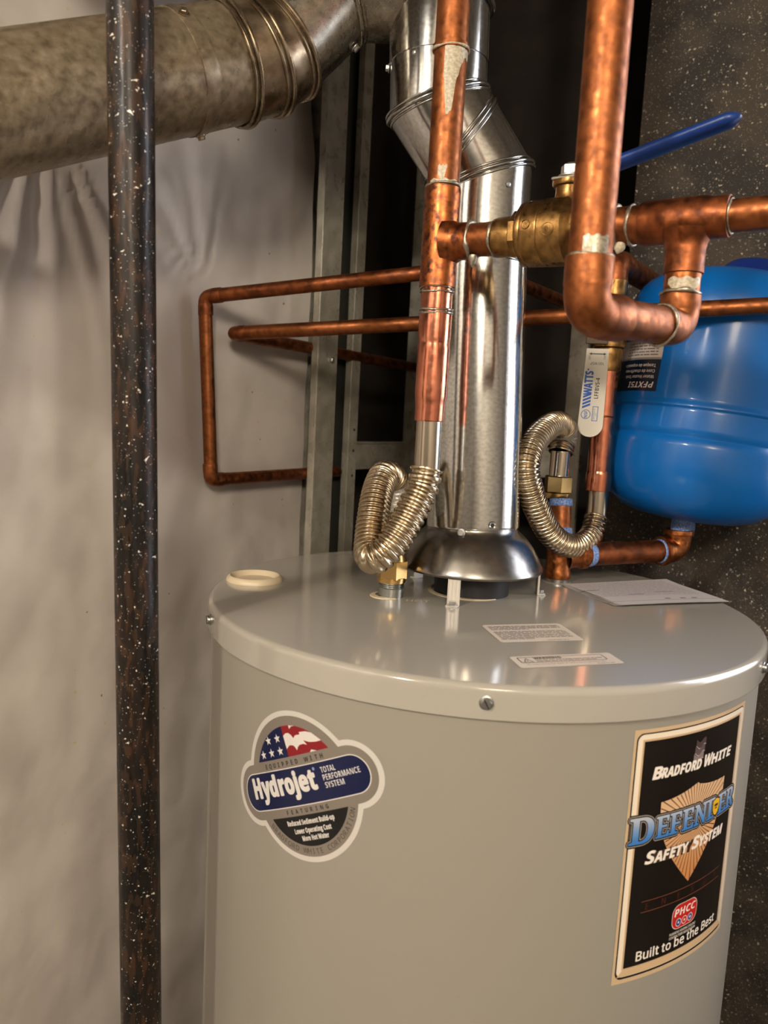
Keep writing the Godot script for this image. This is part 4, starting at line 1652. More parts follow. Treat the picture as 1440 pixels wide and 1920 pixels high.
func hot_side() -> void:
	var cam := Vector3(0.357, 0, 0.71)
	var to := (cam - Vector3(HX, 0, HZ)).normalized()
	# riser above the tee
	var o := copper("tall copper riser in front of the vent elbow, above the tee with the branch", Vector3(HX, 1.672, HZ), Vector3(HX, 2.70, HZ), 0.0146, M.copper)
	ring(o, Vector3(HX, 1.6895, HZ), Vector3.UP, 0.0150, 0.0014)
	stain(o, Vector3(HX, 1.6895, HZ), Vector3.UP, 0.01495, to, 0.9, 0.003, [0.0, 0.001, -0.0005, 0.001, 0.0], M.flux)
	stain(o, Vector3(HX, 1.692, HZ), Vector3.UP, 0.01492, (to + Vector3(-0.1, 0, 0.05)).normalized(), 0.28, 0.012, [0.010, 0.0, 0.0, 0.004], M.flux)
	# coupling band with flux that ran down the right side
	var yb := 1.8075
	var mb := MB.new()
	lathe(mb, [Vector2(0.0146, -0.0006), Vector2(0.0162, 0.0), Vector2(0.0162, 0.005), Vector2(0.0146, 0.0058)], Vector3(HX, yb - 0.004, HZ), Vector3.UP, 32)
	part("collar", mb, M.copper, o)
	stain(o, Vector3(HX, yb, HZ), Vector3.UP, 0.0150, (to + Vector3(0.55, 0, -0.35)).normalized(), 0.95, -0.004, [-0.012, -0.014, -0.012, -0.018, -0.030, -0.058, -0.062, -0.030], M.flux)
	ring(o, Vector3(HX, yb - 0.003, HZ), Vector3.UP, 0.0158, 0.0012, M.flux)
	# tee
	o = thing("pipe_tee", "scorched copper tee on the riser with solder runs, branching right to the ball valve", "pipe fitting", Vector3(HX, 1.598, HZ))
	mb = MB.new()
	tee_shape(mb, Vector3(HX, 1.6005, HZ), Vector3(HX, 1.6875, HZ), Vector3(0.0165, HY, HZ), 0.0166)
	part("body", mb, M.copper_scorched, o)
	# short stub to the valve
	o = copper("short copper stub between the scorched tee and the brass ball valve", Vector3(0.005, HY, HZ), Vector3(0.050, HY, HZ), 0.0143, M.copper)
	ring(o, Vector3(0.0172, HY, HZ), Vector3.RIGHT, 0.0150, 0.0021)
	mb = MB.new()
	lathe(mb, [Vector2(0.0003, -0.007), Vector2(0.0026, -0.0045), Vector2(0.0042, 0.0), Vector2(0.0040, 0.0035)], Vector3(0.0205, HY - 0.0172, HZ + 0.004), Vector3.UP, 16)
	part("solder_drip", mb, M.solder, o)
	ring(o, Vector3(0.0398, HY, HZ), Vector3.RIGHT, 0.0148, 0.0016)
	# bright coupling and reducer under the tee
	o = thing("copper_pipe", "short bright copper nipple with two solder bands right under the scorched tee", "pipe", Vector3(HX, 1.574, HZ))
	mb = MB.new()
	straight(mb, Vector3(HX, 1.5735, HZ), Vector3(HX, 1.603, HZ), 0.0144)
	part("pipe", mb, M.copper_new, o)
	for y in [1.6005, 1.5965]:
		ring(o, Vector3(HX, y, HZ), Vector3.UP, 0.0150, 0.0012, M.galv_dull)
	for y in [1.5805, 1.5775]:
		ring(o, Vector3(HX, y, HZ), Vector3.UP, 0.0149, 0.0013, M.galv_dull)
	o = thing("pipe_coupling", "bright new copper coupling with stepped ends above the hot water hose", "pipe fitting", Vector3(HX, 1.479, HZ))
	mb = MB.new()
	lathe(mb, [Vector2(0.0122, 0.0), Vector2(0.0136, 0.0002), Vector2(0.0139, 0.0012), Vector2(0.0139, 0.014), Vector2(0.0143, 0.019), Vector2(0.0151, 0.0235), Vector2(0.0151, 0.066), Vector2(0.0146, 0.0705), Vector2(0.0146, 0.0735), Vector2(0.0151, 0.0765), Vector2(0.0151, 0.097), Vector2(0.0149, 0.0985), Vector2(0.0141, 0.0985)], Vector3(HX, 1.479, HZ), Vector3.UP, 48)
	part("body", mb, M.copper_new, o)
	# flexible hose down to the hot outlet
	o = thing("flexible_hose", "corrugated stainless hose looping down from the bright coupling to the hot outlet", "hose", Vector3(-0.0632, LID + 0.02, 0.0692))
	mb = MB.new()
	lathe(mb, [Vector2(0.0118, 0.002), Vector2(0.0122, 0.0), Vector2(0.0122, -0.050), Vector2(0.0118, -0.051)], Vector3(HX, 1.4805, HZ), Vector3.UP, 40)
	part("tube_end", mb, M.steel_tube, o, "smooth steel tube end")
	var pts := [Vector3(HX, 1.4345, HZ), Vector3(-0.0172, 1.418, 0.0935), Vector3(-0.0202, 1.4015, 0.1010), Vector3(-0.0262, 1.3745, 0.1165), Vector3(-0.0350, 1.3560, 0.1285), Vector3(-0.0475, 1.3505, 0.1290), Vector3(-0.0575, 1.3650, 0.1180), Vector3(-0.0640, 1.3920, 0.1050), Vector3(-0.0690, 1.4120, 0.0915), Vector3(-0.0725, 1.4225, 0.0760), Vector3(-0.0735, 1.4165, 0.0590), Vector3(-0.0725, 1.3990, 0.0535), Vector3(-0.0690, 1.3720, 0.0590), Vector3(-0.0640, 1.3450, 0.0680)]
	corrugated(o, pts, 0.0132, 0.0157, [[0.0, 0.0092], [0.035, 0.0078], [0.06, 0.0062], [0.10, 0.0060], [0.13, 0.0044], [0.3, 0.0044]])
	# crumpled paper sleeve on the rear leg
	var sl := smooth_path([pts[9], pts[10], pts[11], pts[12]], 0.002)
	var half := PackedVector3Array()
	var rad := PackedFloat32Array()
	for i in range(int(sl.size() * 0.34), int(sl.size() * 0.86)):
		half.append(sl[i])
		rad.append(0.0166 + rng.randf_range(-0.0006, 0.0006))
	mb = MB.new()
	tube(mb, half, rad, 20, true)
	for i in mb.v.size():
		mb.v[i] += Vector3(sin(mb.v[i].y * 900.0), 0, cos(mb.v[i].y * 700.0 + mb.v[i].x * 500.0)) * 0.0006
	part("paper_sleeve", mb, M.foil, o, "crumpled whitish paper sleeve")
	mb = MB.new()
	prism(mb, ngon(6, 0.0158), Vector3(-0.0632, LID + 0.0185, 0.0692), Vector3.UP, 0.020, 0.0012, 0.35)
	lathe(mb, [Vector2(0.0146, -0.004), Vector2(0.0146, 0.001), Vector2(0.0130, 0.001)], Vector3(-0.0632, LID + 0.0195, 0.0692), Vector3.UP, 32)
	lathe(mb, [Vector2(0.0150, 0.0195), Vector2(0.0125, 0.0260), Vector2(0.0120, 0.026)], Vector3(-0.0632, LID + 0.0185, 0.0692), Vector3.UP, 32)
	part("nut", mb, M.brass_nut, o, "brass hexagon nut")

func corrugated(o: Node3D, pts: Array, r0: float, r1: float, pitches: Array) -> void:
	# pitches: [distance along the hose, distance between ridges] pairs
	var pth := smooth_path(pts, 0.00055)
	var rad := PackedFloat32Array()
	var ph := 0.0
	var s := 0.0
	for i in pth.size():
		if i > 0:
			var ds := (pth[i] - pth[i - 1]).length()
			s += ds
			var k := 0
			while k < pitches.size() - 2 and s > pitches[k + 1][0]:
				k += 1
			var t := clampf((s - pitches[k][0]) / (pitches[k + 1][0] - pitches[k][0]), 0.0, 1.0)
			ph += ds / lerpf(pitches[k][1], pitches[k + 1][1], t)
		var w := 0.5 + 0.5 * cos(ph * TAU)
		rad.append(lerpf(r0, r1, smoothstep(0.12, 0.75, w)))
	var mb := MB.new()
	tube(mb, pth, rad, 36, true)
	part("corrugated_tube", mb, M.flex, o)

# ---------------------------------------------------------------- header with the ball valve, right tee, front riser
func header() -> void:
	var y := HY
	var z := HZ
	var o := thing("ball_valve", "brass ball valve on the horizontal copper line with a blue lever", "valve", Vector3(0.09, y - 0.025, z))
	var mb := MB.new()
	lathe(mb, [Vector2(0.0145, 0.0), Vector2(0.0158, 0.0004), Vector2(0.0166, 0.002), Vector2(0.0168, 0.020), Vector2(0.0160, 0.0225)], Vector3(0.0412, y, z), Vector3.RIGHT, 40)
	part("end_socket", mb, M.brass, o)
	mb = MB.new()
	prism(mb, ngon(8, 0.0205), Vector3(0.0590, y, z), Vector3.RIGHT, 0.012, 0.0008, 0.39)
	part("hexagon", mb, M.brass, o)
	mb = MB.new()
	lathe(mb, [Vector2(0.018, 0.0), Vector2(0.0235, 0.0006), Vector2(0.0262, 0.0026), Vector2(0.0268, 0.0050), Vector2(0.0262, 0.0068), Vector2(0.0268, 0.0085), Vector2(0.0268, 0.0205), Vector2(0.0264, 0.0215), Vector2(0.0272, 0.0228), Vector2(0.0272, 0.0420), Vector2(0.0262, 0.0432), Vector2(0.0240, 0.0450), Vector2(0.0215, 0.0500), Vector2(0.0205, 0.0560), Vector2(0.0190, 0.0590)], Vector3(0.0660, y, z), Vector3.RIGHT, 64)
	var body := part("body", mb, M.brass, o)
	# raised marks on the front of the body
	var f := Vector3(0.42, 0.0, 0.907)
	for k in 2:
		var aa: float = [-0.08, 0.12][k]
		var xx: float = [0.0985, 0.0790][k]
		var rr: float = [0.0050, 0.0036][k]
		var p := Vector3(xx, y + 0.0272 * sin(aa) - 0.001, z + 0.0272 * cos(aa))
		mb = MB.new()
		var cp := PackedVector3Array()
		for i in 25:
			var a := TAU * i / 24
			var yy := rr * sin(a)
			cp.append(Vector3(xx + rr * cos(a), p.y + yy, z + sqrt(maxf(0.0272 * 0.0272 - pow(p.y + yy - y, 2), 0.0))))
		tube(mb, cp, 0.00045, 6, false, true)
		part("raised_mark", mb, M.brass, body)
		raised(body, ["N", "R"][k], Vector3(xx, p.y, 0), rr * 1.1, y, z, 0.02725)
	raised(body, "600", Vector3(0.1015, y + 0.0135, 0), 0.0042, y, z, 0.02725)
	raised(body, "CE", Vector3(0.1005, y + 0.0070, 0), 0.0030, y, z, 0.02725)
	mb = MB.new()
	lathe(mb, [Vector2(0.0140, 0.020), Vector2(0.0118, 0.0245), Vector2(0.0112, 0.030), Vector2(0.0112, 0.0345), Vector2(0.0135, 0.0350), Vector2(0.0140, 0.0365), Vector2(0.0138, 0.0392), Vector2(0.0112, 0.0400), Vector2(0.0005, 0.0400)], Vector3(0.104, y, z), Vector3.UP, 40)
	part("stem_neck", mb, M.brass, o)
	mb = MB.new()
	lathe(mb, [Vector2(0.0100, 0.0), Vector2(0.0100, 0.0012), Vector2(0.0078, 0.0018)], Vector3(0.104, y + 0.0425, z), Vector3.UP, 32)
	prism(mb, ngon(6, 0.0082), Vector3(0.104, y + 0.0440, z), Vector3.UP, 0.0080, 0.0009, 0.2)
	lathe(mb, [Vector2(0.0058, 0.0), Vector2(0.0040, 0.0016), Vector2(0.0004, 0.0022)], Vector3(0.104, y + 0.0520, z), Vector3.UP, 24)
	part("bolt", mb, M.bolt, o, "whitish hexagon bolt")
	# lever: steel strap under the bolt, dipped in blue vinyl from there on
	var ld := Vector3(0.985, 0.17, 0).normalized()
	var lb := Basis(ld, ld.cross(Vector3.BACK) * -1.0, Vector3.BACK)
	mb = MB.new()
	bbox(mb, Vector3(0.109, y + 0.0412, z), Vector3(0.036, 0.0022, 0.018), 0.0006)
	bbox(mb, Vector3(0.092, y + 0.0392, z), Vector3(0.0022, 0.0066, 0.012), 0.0005)
	var lev := part("lever", mb, M.stud, o, "steel lever")
	mb = MB.new()
	var gp := []
	for i in 9:
		gp.append(Vector3(0.122 + 0.1075 * i / 8.0, y + 0.0435 + 0.0260 * (i / 8.0), z))
	var gpath := smooth_path(gp, 0.004)
	var rows := []
	var n := gpath.size()
	for i in n:
		var t := float(i) / (n - 1)
		var sc := 1.0
		if i == 0 or i == n - 1:
			sc = 0.35
		elif i == n - 2:
			sc = 0.82
		var row := PackedVector3Array()
		for j in 21:
			var a := TAU * j / 20
			row.append(gpath[i] + Vector3(-0.2 * 0.0048, 0.0048, 0) * sin(a) * sc + Vector3(0, 0, 0.0092) * signf(cos(a)) * pow(absf(cos(a)), 0.7) * sc)
		rows.append(row)
	mb.grid(rows, gpath[n / 2])
	mb.fan(rows[0], gpath[0], gpath[n / 2])
	mb.fan(rows[n - 1], gpath[n - 1] + Vector3(0.0012, 0.0003, 0), gpath[n / 2])
	part("grip", mb, M.blue_grip, lev, "blue vinyl grip")
	# right socket of the valve
	mb = MB.new()
	lathe(mb, [Vector2(0.0180, 0.0), Vector2(0.0172, 0.003), Vector2(0.0170, 0.0215), Vector2(0.0160, 0.0235), Vector2(0.0145, 0.0235)], Vector3(0.1220, y, z), Vector3.RIGHT, 40)
	part("end_socket", mb, M.copper_dark, o)
	# pipe from valve to right tee
	o = copper("short copper piece between the ball valve and the right-hand tee", Vector3(0.140, y, z), Vector3(0.178, y, z), 0.0146, M.copper)
	ring(o, Vector3(0.1468, y, z), Vector3.RIGHT, 0.0152, 0.0017)
	mb = MB.new()
	lathe(mb, [Vector2(0.0003, -0.0052), Vector2(0.0030, -0.003), Vector2(0.0046, 0.0), Vector2(0.0042, 0.004)], Vector3(0.150, y - 0.0165, z + 0.002), Vector3(0.3, 1, 0).normalized(), 14)
	part("solder_drip", mb, M.flux, o)
	ring(o, Vector3(0.1580, y, z), Vector3.RIGHT, 0.0150, 0.0016)
	# right tee
	o = thing("pipe_tee", "smooth copper tee on the horizontal line right of the valve, branching downward", "pipe fitting", Vector3(0.2, y - 0.04, z))
	mb = MB.new()
	lathe(mb, [Vector2(0.0148, 0.0), Vector2(0.0158, 0.0004), Vector2(0.0164, 0.003), Vector2(0.0166, 0.044), Vector2(0.0160, 0.049), Vector2(0.0152, 0.052), Vector2(0.0150, 0.064), Vector2(0.0140, 0.0645)], Vector3(0.1655, y, z), Vector3.RIGHT, 48)
	var rr := 0.0148
	lathe(mb, [Vector2(rr + 0.0055, 0.0085), Vector2(rr + 0.0030, 0.0135), Vector2(rr + 0.001, 0.0175), Vector2(rr, 0.0215), Vector2(rr, 0.0395), Vector2(rr - 0.001, 0.0400)], Vector3(0.200, y, z), Vector3.DOWN, 40)
	part("body", mb, M.copper_dark, o)
	o = copper("copper pipe leaving the picture on the right from the smooth tee", Vector3(0.225, y, z), Vector3(2.41, y, z), 0.0118, M.copper)
	ring(o, Vector3(0.2304, y, z), Vector3.RIGHT, 0.0122, 0.0010)
	# drop to the lower elbow
	o = copper("short dull copper drop between the smooth tee and the lower right elbow", Vector3(0.2, 1.577, z), Vector3(0.2, 1.604, z), 0.0134, M.bronze)
	stain(o, Vector3(0.2, 1.588, z), Vector3.UP, 0.01352, Vector3(0.4, 0, 0.9).normalized(), 1.0, 0.008, [0.004, -0.001, 0.0, -0.002, 0.003], M.flux)
	ring(o, Vector3(0.2, 1.5862, z), Vector3.UP, 0.0140, 0.0018)
	# lower elbow, cross piece and front elbow
	var e1 := Vector3(0.2, 1.5605, z)
	var e2 := Vector3(0.1655, 1.5575, 0.1965)
	o = thing("pipe_elbow", "copper elbow at the lower right turning from the drop towards the viewer", "pipe fitting", e1)
	mb = MB.new()
	elbow_shape(mb, Vector3(0.2, 1.60, z), e1, e2, 0.0150, 0.013, 0.011)
	part("body", mb, M.copper, o)
	var ed := (e2 - e1).normalized()
	ring(o, e1 + ed * 0.0245, ed, 0.0150, 0.0014)
	o = copper("short out-of-focus copper pipe between the two lower elbows", e1 + ed * 0.020, e2 - ed * 0.020, 0.0140, M.copper)
	o = thing("pipe_elbow", "big blurred copper elbow at the foot of the front riser", "pipe fitting", e2)
	mb = MB.new()
	elbow_shape(mb, Vector3(0.1655, 1.62, 0.1965), e2, e1, 0.0163, 0.017, 0.020)
	part("body", mb, M.copper, o)
	o = copper("thick blurred copper riser nearest the viewer, passing before the blue lever", Vector3(0.1655, 1.586, 0.1965), Vector3(0.1640, 2.70, 0.1965), 0.0146, M.copper)
	stain(o, Vector3(0.1655, 1.594, 0.1965), Vector3.UP, 0.01485, Vector3(0.55, 0, 0.84).normalized(), 0.6, 0.012, [0.001, 0.0, 0.001, 0.0, 0.001], M.solder)
	stain(o, Vector3(0.1655, 1.594, 0.1965), Vector3.UP, 0.0150, Vector3(0.2, 0, 0.97).normalized(), 0.22, 0.005, [0.0, -0.002, 0.0], M.flux)
	ring(o, Vector3(0.1655, 1.5945, 0.1965), Vector3.UP, 0.0150, 0.0013)

# raised letters wrapped on a body turned about the x axis
func raised(parent: Node3D, t: String, c: Vector3, size: float, y0: float, z0: float, r: float) -> void:
	var g := Prt.glyphs(t, "Droid Sans", true)
	var tr: PackedVector2Array = g[2]
	var k := size / float(g[0])
	var pts := PackedVector3Array()
	var f := PackedInt32Array()
	for i in tr.size():
		var a := (c.y - y0 + (tr[i].y - 0.5 * float(g[0])) * k) / r
		pts.append(Vector3(c.x + (tr[i].x - 0.5 * float(g[1])) * k, y0 + r * sin(a), z0 + r * cos(a)))
		f.append(i)
	var top := PackedVector3Array()
	for p in pts:
		top.append(p + Vector3(0, p.y - y0, p.z - z0).normalized() * 0.0004)
	var mb := MB.new()
	mb.tri_list(top, f, Vector3(c.x, y0, z0))
	part("raised_mark", mb, M.brass, parent)

# ---------------------------------------------------------------- cold side: stack, expansion tank, valve
func cold_side() -> void:
	var C := Vector3(0.0325, LID, -0.1385)
	var cam := Vector3(0.357, 0, 0.71)
	# bronze tee on the cold nipple
	var o := thing("pipe_tee", "bronze tee standing on the cold inlet with a side outlet to the right", "pipe fitting", C + Vector3(0, 0.004, 0))
	var mb := MB.new()
	var tp := Vector3(0.0545, LID + 0.0305, -0.1640)
	lathe(mb, [Vector2(0.0125, 0.004), Vector2(0.0150, 0.0045), Vector2(0.0154, 0.0065), Vector2(0.0154, 0.0120), Vector2(0.0146, 0.0140), Vector2(0.0140, 0.020), Vector2(0.0140, 0.044), Vector2(0.0146, 0.048), Vector2(0.0154, 0.050), Vector2(0.0154, 0.056), Vector2(0.0138, 0.058), Vector2(0.0112, 0.058)], C, Vector3.UP, 40)
	var dc := Vector3(0.654, 0.07, -0.753).normalized()
	lathe(mb, [Vector2(0.0172, 0.008), Vector2(0.0152, 0.014), Vector2(0.0148, 0.024), Vector2(0.0170, 0.0265), Vector2(0.0170, 0.0335), Vector2(0.0140, 0.0345)], C + Vector3(0, 0.0300, 0), dc, 40)
	part("body", mb, M.bronze, o)
	# nipple and union above, wrapped in blue tape
	o = thing("copper_pipe", "short copper nipple with blue thread tape above the bronze tee", "pipe", C + Vector3(0, 0.056, 0))
	var D := Vector3(-0.0062, 0.104, -0.0068)       # the stack leans a little to the hose
	var s0 := C + Vector3(0, 0.055, 0)
	var s1 := C + Vector3(-0.0045, 0.0945, -0.0050)
	mb = MB.new()
	straight(mb, s0, s1, 0.0122)
	part("pipe", mb, M.copper, o)
	for k in 2:
		mb = MB.new()
		var q := s0.lerp(s1, [0.02, 0.86][k])
		lathe(mb, [Vector2(0.0120, -0.001), Vector2(0.0132, 0.0), Vector2(0.0136, 0.003), Vector2(0.0131, 0.0055), Vector2(0.0136, 0.007), Vector2(0.0122, 0.008)], q, (s1 - s0).normalized(), 32)
		part("thread_tape", mb, M.tape, o, "blue thread sealing tape")
	# cold hose
	o = thing("flexible_hose", "corrugated stainless hose curling behind the draft hood to the cold inlet", "hose", s1)
	var hx := Vector3(0.0212, 1.4030, -0.1478)
	mb = MB.new()
	prism(mb, ngon(6, 0.0162), hx, Vector3.UP, 0.020, 0.0014, 0.10)
	lathe(mb, [Vector2(0.0138, -0.0065), Vector2(0.0148, -0.004), Vector2(0.0150, 0.0)], hx, Vector3.UP, 32)
	part("nut", mb, M.brass_nut, o, "brass hexagon nut")
	mb = MB.new()
	lathe(mb, [Vector2(0.0118, 0.0), Vector2(0.0115, 0.001), Vector2(0.0115, 0.028), Vector2(0.0112, 0.029)], hx + Vector3(0, 0.020, 0), Vector3.UP, 32)
	part("tube_end", mb, M.steel_tube, o, "smooth steel tube end over the brass nut")
	var top := hx + Vector3(0, 0.047, 0)
	var pts := [Vector3(0.0513, 1.3717, -0.2022), Vector3(0.0525, 1.3547, -0.1896), Vector3(0.0506, 1.3443, -0.1625), Vector3(0.0446, 1.3460, -0.1283), Vector3(0.0377, 1.3620, -0.0944), Vector3(0.0332, 1.3894, -0.0639), Vector3(0.0310, 1.4151, -0.0431), Vector3(0.0288, 1.4354, -0.0362), Vector3(0.0271, 1.4536, -0.0463), Vector3(0.0248, 1.4711, -0.0753), Vector3(0.0240, 1.4828, -0.1129), Vector3(0.0228, 1.4809, -0.1435), Vector3(0.0205, 1.4680, -0.1557), top]
	corrugated(o, pts, 0.0118, 0.0143, [[0.0, 0.0078], [0.03, 0.0076], [0.07, 0.0068], [0.12, 0.0062], [0.15, 0.0052], [0.3, 0.0048]])
	mb = MB.new()
	var sl := smooth_path([pts[10], pts[11], pts[12], top], 0.0015)
	var half := PackedVector3Array()
	var rad := PackedFloat32Array()
	for i in range(int(sl.size() * 0.52), int(sl.size() * 0.86)):
		half.append(sl[i])
		rad.append(0.0158 + rng.randf_range(-0.0005, 0.0005))
	tube(mb, half, rad, 20, true)
	part("sleeve", mb, M.foil, o, "crumpled sleeve near the hose top")
	mb = MB.new()
	lathe(mb, [Vector2(0.0121, 0.003), Vector2(0.0124, 0.0), Vector2(0.0124, -0.038), Vector2(0.0121, -0.040)], Vector3(0.0511, 1.4085, -0.2031), Vector3.UP, 40)
	part("tube_end", mb, M.steel_tube, o, "smooth steel tube end under the copper")
	# copper drop with the white-lever valve
	var P := Vector3(0.0490, 0, -0.2020)
	o = copper("bright copper pipe dropping behind the white valve lever to the cold hose", Vector3(P.x + 0.0015, 1.4060, P.z), Vector3(P.x, 1.5560, P.z), 0.0140, M.copper_new)
	mb = MB.new()
	lathe(mb, [Vector2(0.0140, 0.0), Vector2(0.0152, 0.0006), Vector2(0.0152, 0.020), Vector2(0.0140, 0.024)], Vector3(P.x + 0.0015, 1.4055, P.z), Vector3.UP, 32)
	part("socket", mb, M.copper_new, o)
	ring(o, Vector3(P.x, 1.4945, P.z), Vector3.UP, 0.0143, 0.0010, M.bronze)
	o = thing("ball_valve", "brass valve with a long white printed lever under the big blurred elbow", "valve", Vector3(P.x, 1.545, P.z))
	mb = MB.new()
	lathe(mb, [Vector2(0.0142, 0.0), Vector2(0.0160, 0.0005), Vector2(0.0165, 0.004), Vector2(0.0165, 0.026), Vector2(0.0195, 0.028), Vector2(0.0200, 0.034), Vector2(0.0195, 0.040), Vector2(0.0220, 0.044), Vector2(0.0230, 0.056), Vector2(0.0220, 0.070), Vector2(0.0195, 0.074), Vector2(0.0195, 0.082), Vector2(0.0165, 0.084), Vector2(0.0165, 0.104), Vector2(0.0140, 0.105)], Vector3(P.x, 1.5480, P.z), Vector3.UP, 40)
	part("body", mb, M.brass, o)
	# the lever hangs in front, turned towards the viewer
	var nv := Vector3(0.40, 0.0, 0.92).normalized()
	var hv := Vector3(nv.z, 0, -nv.x)
	var hc := Vector3(0.0462, 0, -0.1715)
	mb = MB.new()
	lathe(mb, [Vector2(0.0110, 0.0), Vector2(0.0105, 0.016), Vector2(0.0120, 0.0165), Vector2(0.0120, 0.022), Vector2(0.006, 0.024)], Vector3(P.x, 1.603, P.z) + nv * 0.012, nv, 32)
	part("stem_neck", mb, M.brass, o)
	var lean := Vector3(0.0085, 1.0, 0.0).normalized()
	mb = MB.new()
	var bs := Basis(hv, Vector3.UP, nv)
	bbox(mb, hc + Vector3(-0.001, 1.592, 0), Vector3(0.0250, 0.030, 0.0024), 0.0006, bs)
	bbox(mb, hc + Vector3(-0.001, 1.6065, 0) - nv * 0.006, Vector3(0.0250, 0.0024, 0.014), 0.0006, bs)
	var lever := part("lever", mb, M.dark_steel, o, "dark steel lever root")
	mb = MB.new()
	lathe(mb, [Vector2(0.0030, 0.0), Vector2(0.0026, 0.0008), Vector2(0.0012, 0.0009)], hc + Vector3(0, 1.586, 0) + nv * 0.0012, nv, 16)
	part("rivet", mb, M.brass, lever)
	# white sleeve with a round foot, printed
	var w := 0.0136
	var y1 := 1.5715
	var y0 := 1.4700
	var out := PackedVector2Array()
	out.append(Vector2(w * 0.93, y1))
	out.append(Vector2(-w * 0.93, y1))
	for i in 15:
		var a := PI + PI * i / 14.0
		out.append(Vector2(w * 1.04 * cos(a), y0 + w + w * sin(a)))
	var T := Prt.new(Vector2(32, 110), Vector2(-16, 0), 16.0, Color8(212, 206, 192))
	var blu := Color8(30, 84, 168)
	var ink := Color8(40, 38, 40)
	T.line(Vector2(-7.5, 96), Vector2(8, 96), 1.1, ink)
	T.poly(PackedVector2Array([Vector2(-9.5, 96), Vector2(-6.5, 97.6), Vector2(-6.5, 94.4)]), ink)
	T.poly(PackedVector2Array([Vector2(10, 96), Vector2(7, 97.6), Vector2(7, 94.4)]), ink)
	T.text("ON", 9.5, 90.0, 2.2, 0.0, Color8(90, 80, 76), {"rot": PI / 2})
	T.text("OFF", -7.2, 89.0, 2.2, 0.0, Color8(90, 80, 76), {"rot": PI / 2})
	T.text("100 WSP", 8.2, 86.5, 3.0, 15.0, ink, {"rot": PI})
	T.text("WATTS", -2.4, 49.0, 9.0, 27.0, blu, {"bold": true, "rot": PI / 2, "fat": 0.3})
	for k in 4:
		T.poly(PackedVector2Array([Vector2(-11.4, 33 + k * 4.0), Vector2(-11.4, 35.6 + k * 4.0), Vector2(-2.4, 39.6 + k * 4.0), Vector2(-2.4, 37 + k * 4.0)]), blu)
	T.disc(-8.6, 78.0, 1.0, blu)
	T.text("LFFBVS-4", 5.6, 45.0, 4.6, 24.0, ink, {"bold": true, "rot": PI / 2})
	T.disc(-6.4, 26.5, 5.4, blu)
	T.disc(-6.4, 26.5, 4.7, Color8(212, 206, 192))
	T.text("NSF", -4.6, 22.6, 3.6, 7.8, blu, {"bold": true, "rot": PI / 2})
	T.rect(0.8, 19, 7.2, 36, blu)
	T.rect(1.5, 19.7, 6.5, 35.3, Color8(212, 206, 192))
	T.text("NSF/ANSI 61", 3.6, 20.8, 1.5, 13.0, blu, {"rot": PI / 2})
	T.text("372", 5.9, 25.0, 1.5, 0.0, blu, {"rot": PI / 2})
	var tex := T.texture()
	mb = MB.new()
	var front := PackedVector3Array()
	var back := PackedVector3Array()
	var fuv := PackedVector2Array()
	var shift := func(p: Vector2) -> Vector3: return hc + hv * (p.x + (p.y - 1.53) * 0.02) + Vector3(0, p.y, 0)
	for p in out:
		front.append(shift.call(p) + nv * 0.0030)
		back.append(shift.call(p) - nv * 0.0030)
		fuv.append(Vector2((p.x * 1000 + 16) / 32.0, 1.0 - (p.y - y0 + 0.0005) * 1000 / 110.0))
	var f := PackedInt32Array()
	for i in range(1, out.size() - 1):
		f.append_array([0, i, i + 1])
	mb.tri_list(front, f, hc + Vector3(0, 1.52, 0) - nv, fuv)
	var mp := mat(Color.WHITE, 0.0, 0.38)
	mp.albedo_texture = tex
	var sleeve := MB.new()
	sleeve.tri_list(back, f, hc + Vector3(0, 1.52, 0) + nv)
	for i in out.size():
		var j := (i + 1) % out.size()
		sleeve.flat(PackedVector3Array([front[i], front[j], back[j], back[i]]), hc + Vector3(0, 1.525, 0))
	var grip := part("grip", sleeve, M.white_plastic, lever, "white vinyl grip")
	part("grip_print", mb, mp, lever, "white grip face with blue and black print")
	# hidden elbow behind the blurred fittings, into the wall
	o = thing("pipe_elbow", "copper elbow above the white-lever valve turning to the back wall", "pipe fitting", Vector3(P.x, 1.65, P.z))
	mb = MB.new()
	elbow_shape(mb, Vector3(P.x, 1.60, P.z), Vector3(P.x, 1.675, P.z), Vector3(P.x, 1.675, -0.30), 0.0155, 0.016, 0.014)
	straight(mb, Vector3(P.x, 1.675, -0.22), Vector3(P.x, 1.675, -0.462), 0.0140)
	part("body", mb, M.copper_dark, o)
	# pipe to the tank
	var t0 := C + Vector3(0, 0.0300, 0) + dc * 0.028
	var E := Vector3(0.1310, 1.3345, -0.2805)
	o = copper("horizontal copper pipe from the bronze tee to the blue tank's elbow", t0, E - (E - t0).normalized() * 0.012, 0.0138, M.copper_dark)
	for k in 2:
		mb = MB.new()
		var q := t0.lerp(E, [0.08, 0.82][k])
		lathe(mb, [Vector2(0.0136, -0.003), Vector2(0.0146, -0.002), Vector2(0.0150, 0.001), Vector2(0.0143, 0.004), Vector2(0.0138, 0.005)], q, (E - t0).normalized(), 32)
		part("thread_tape", mb, M.tape, o, "blue thread sealing tape")
	o = thing("pipe_elbow", "bronze elbow under the blue tank", "pipe fitting", E)
	mb = MB.new()
	elbow_shape(mb, t0, E, E + Vector3(0, 0.05, 0), 0.0162, 0.015, 0.010)
	var de := (t0 - E).normalized()
	for q in [[E + de * 0.0205, de], [E + Vector3(0, 0.0205, 0), Vector3.UP]]:
		lathe(mb, [Vector2(0.0155, -0.001), Vector2(0.0182, 0.0), Vector2(0.0185, 0.002), Vector2(0.0182, 0.0055), Vector2(0.0150, 0.006)], q[0], q[1], 32)
	part("body", mb, M.bronze, o)
	tank(E)

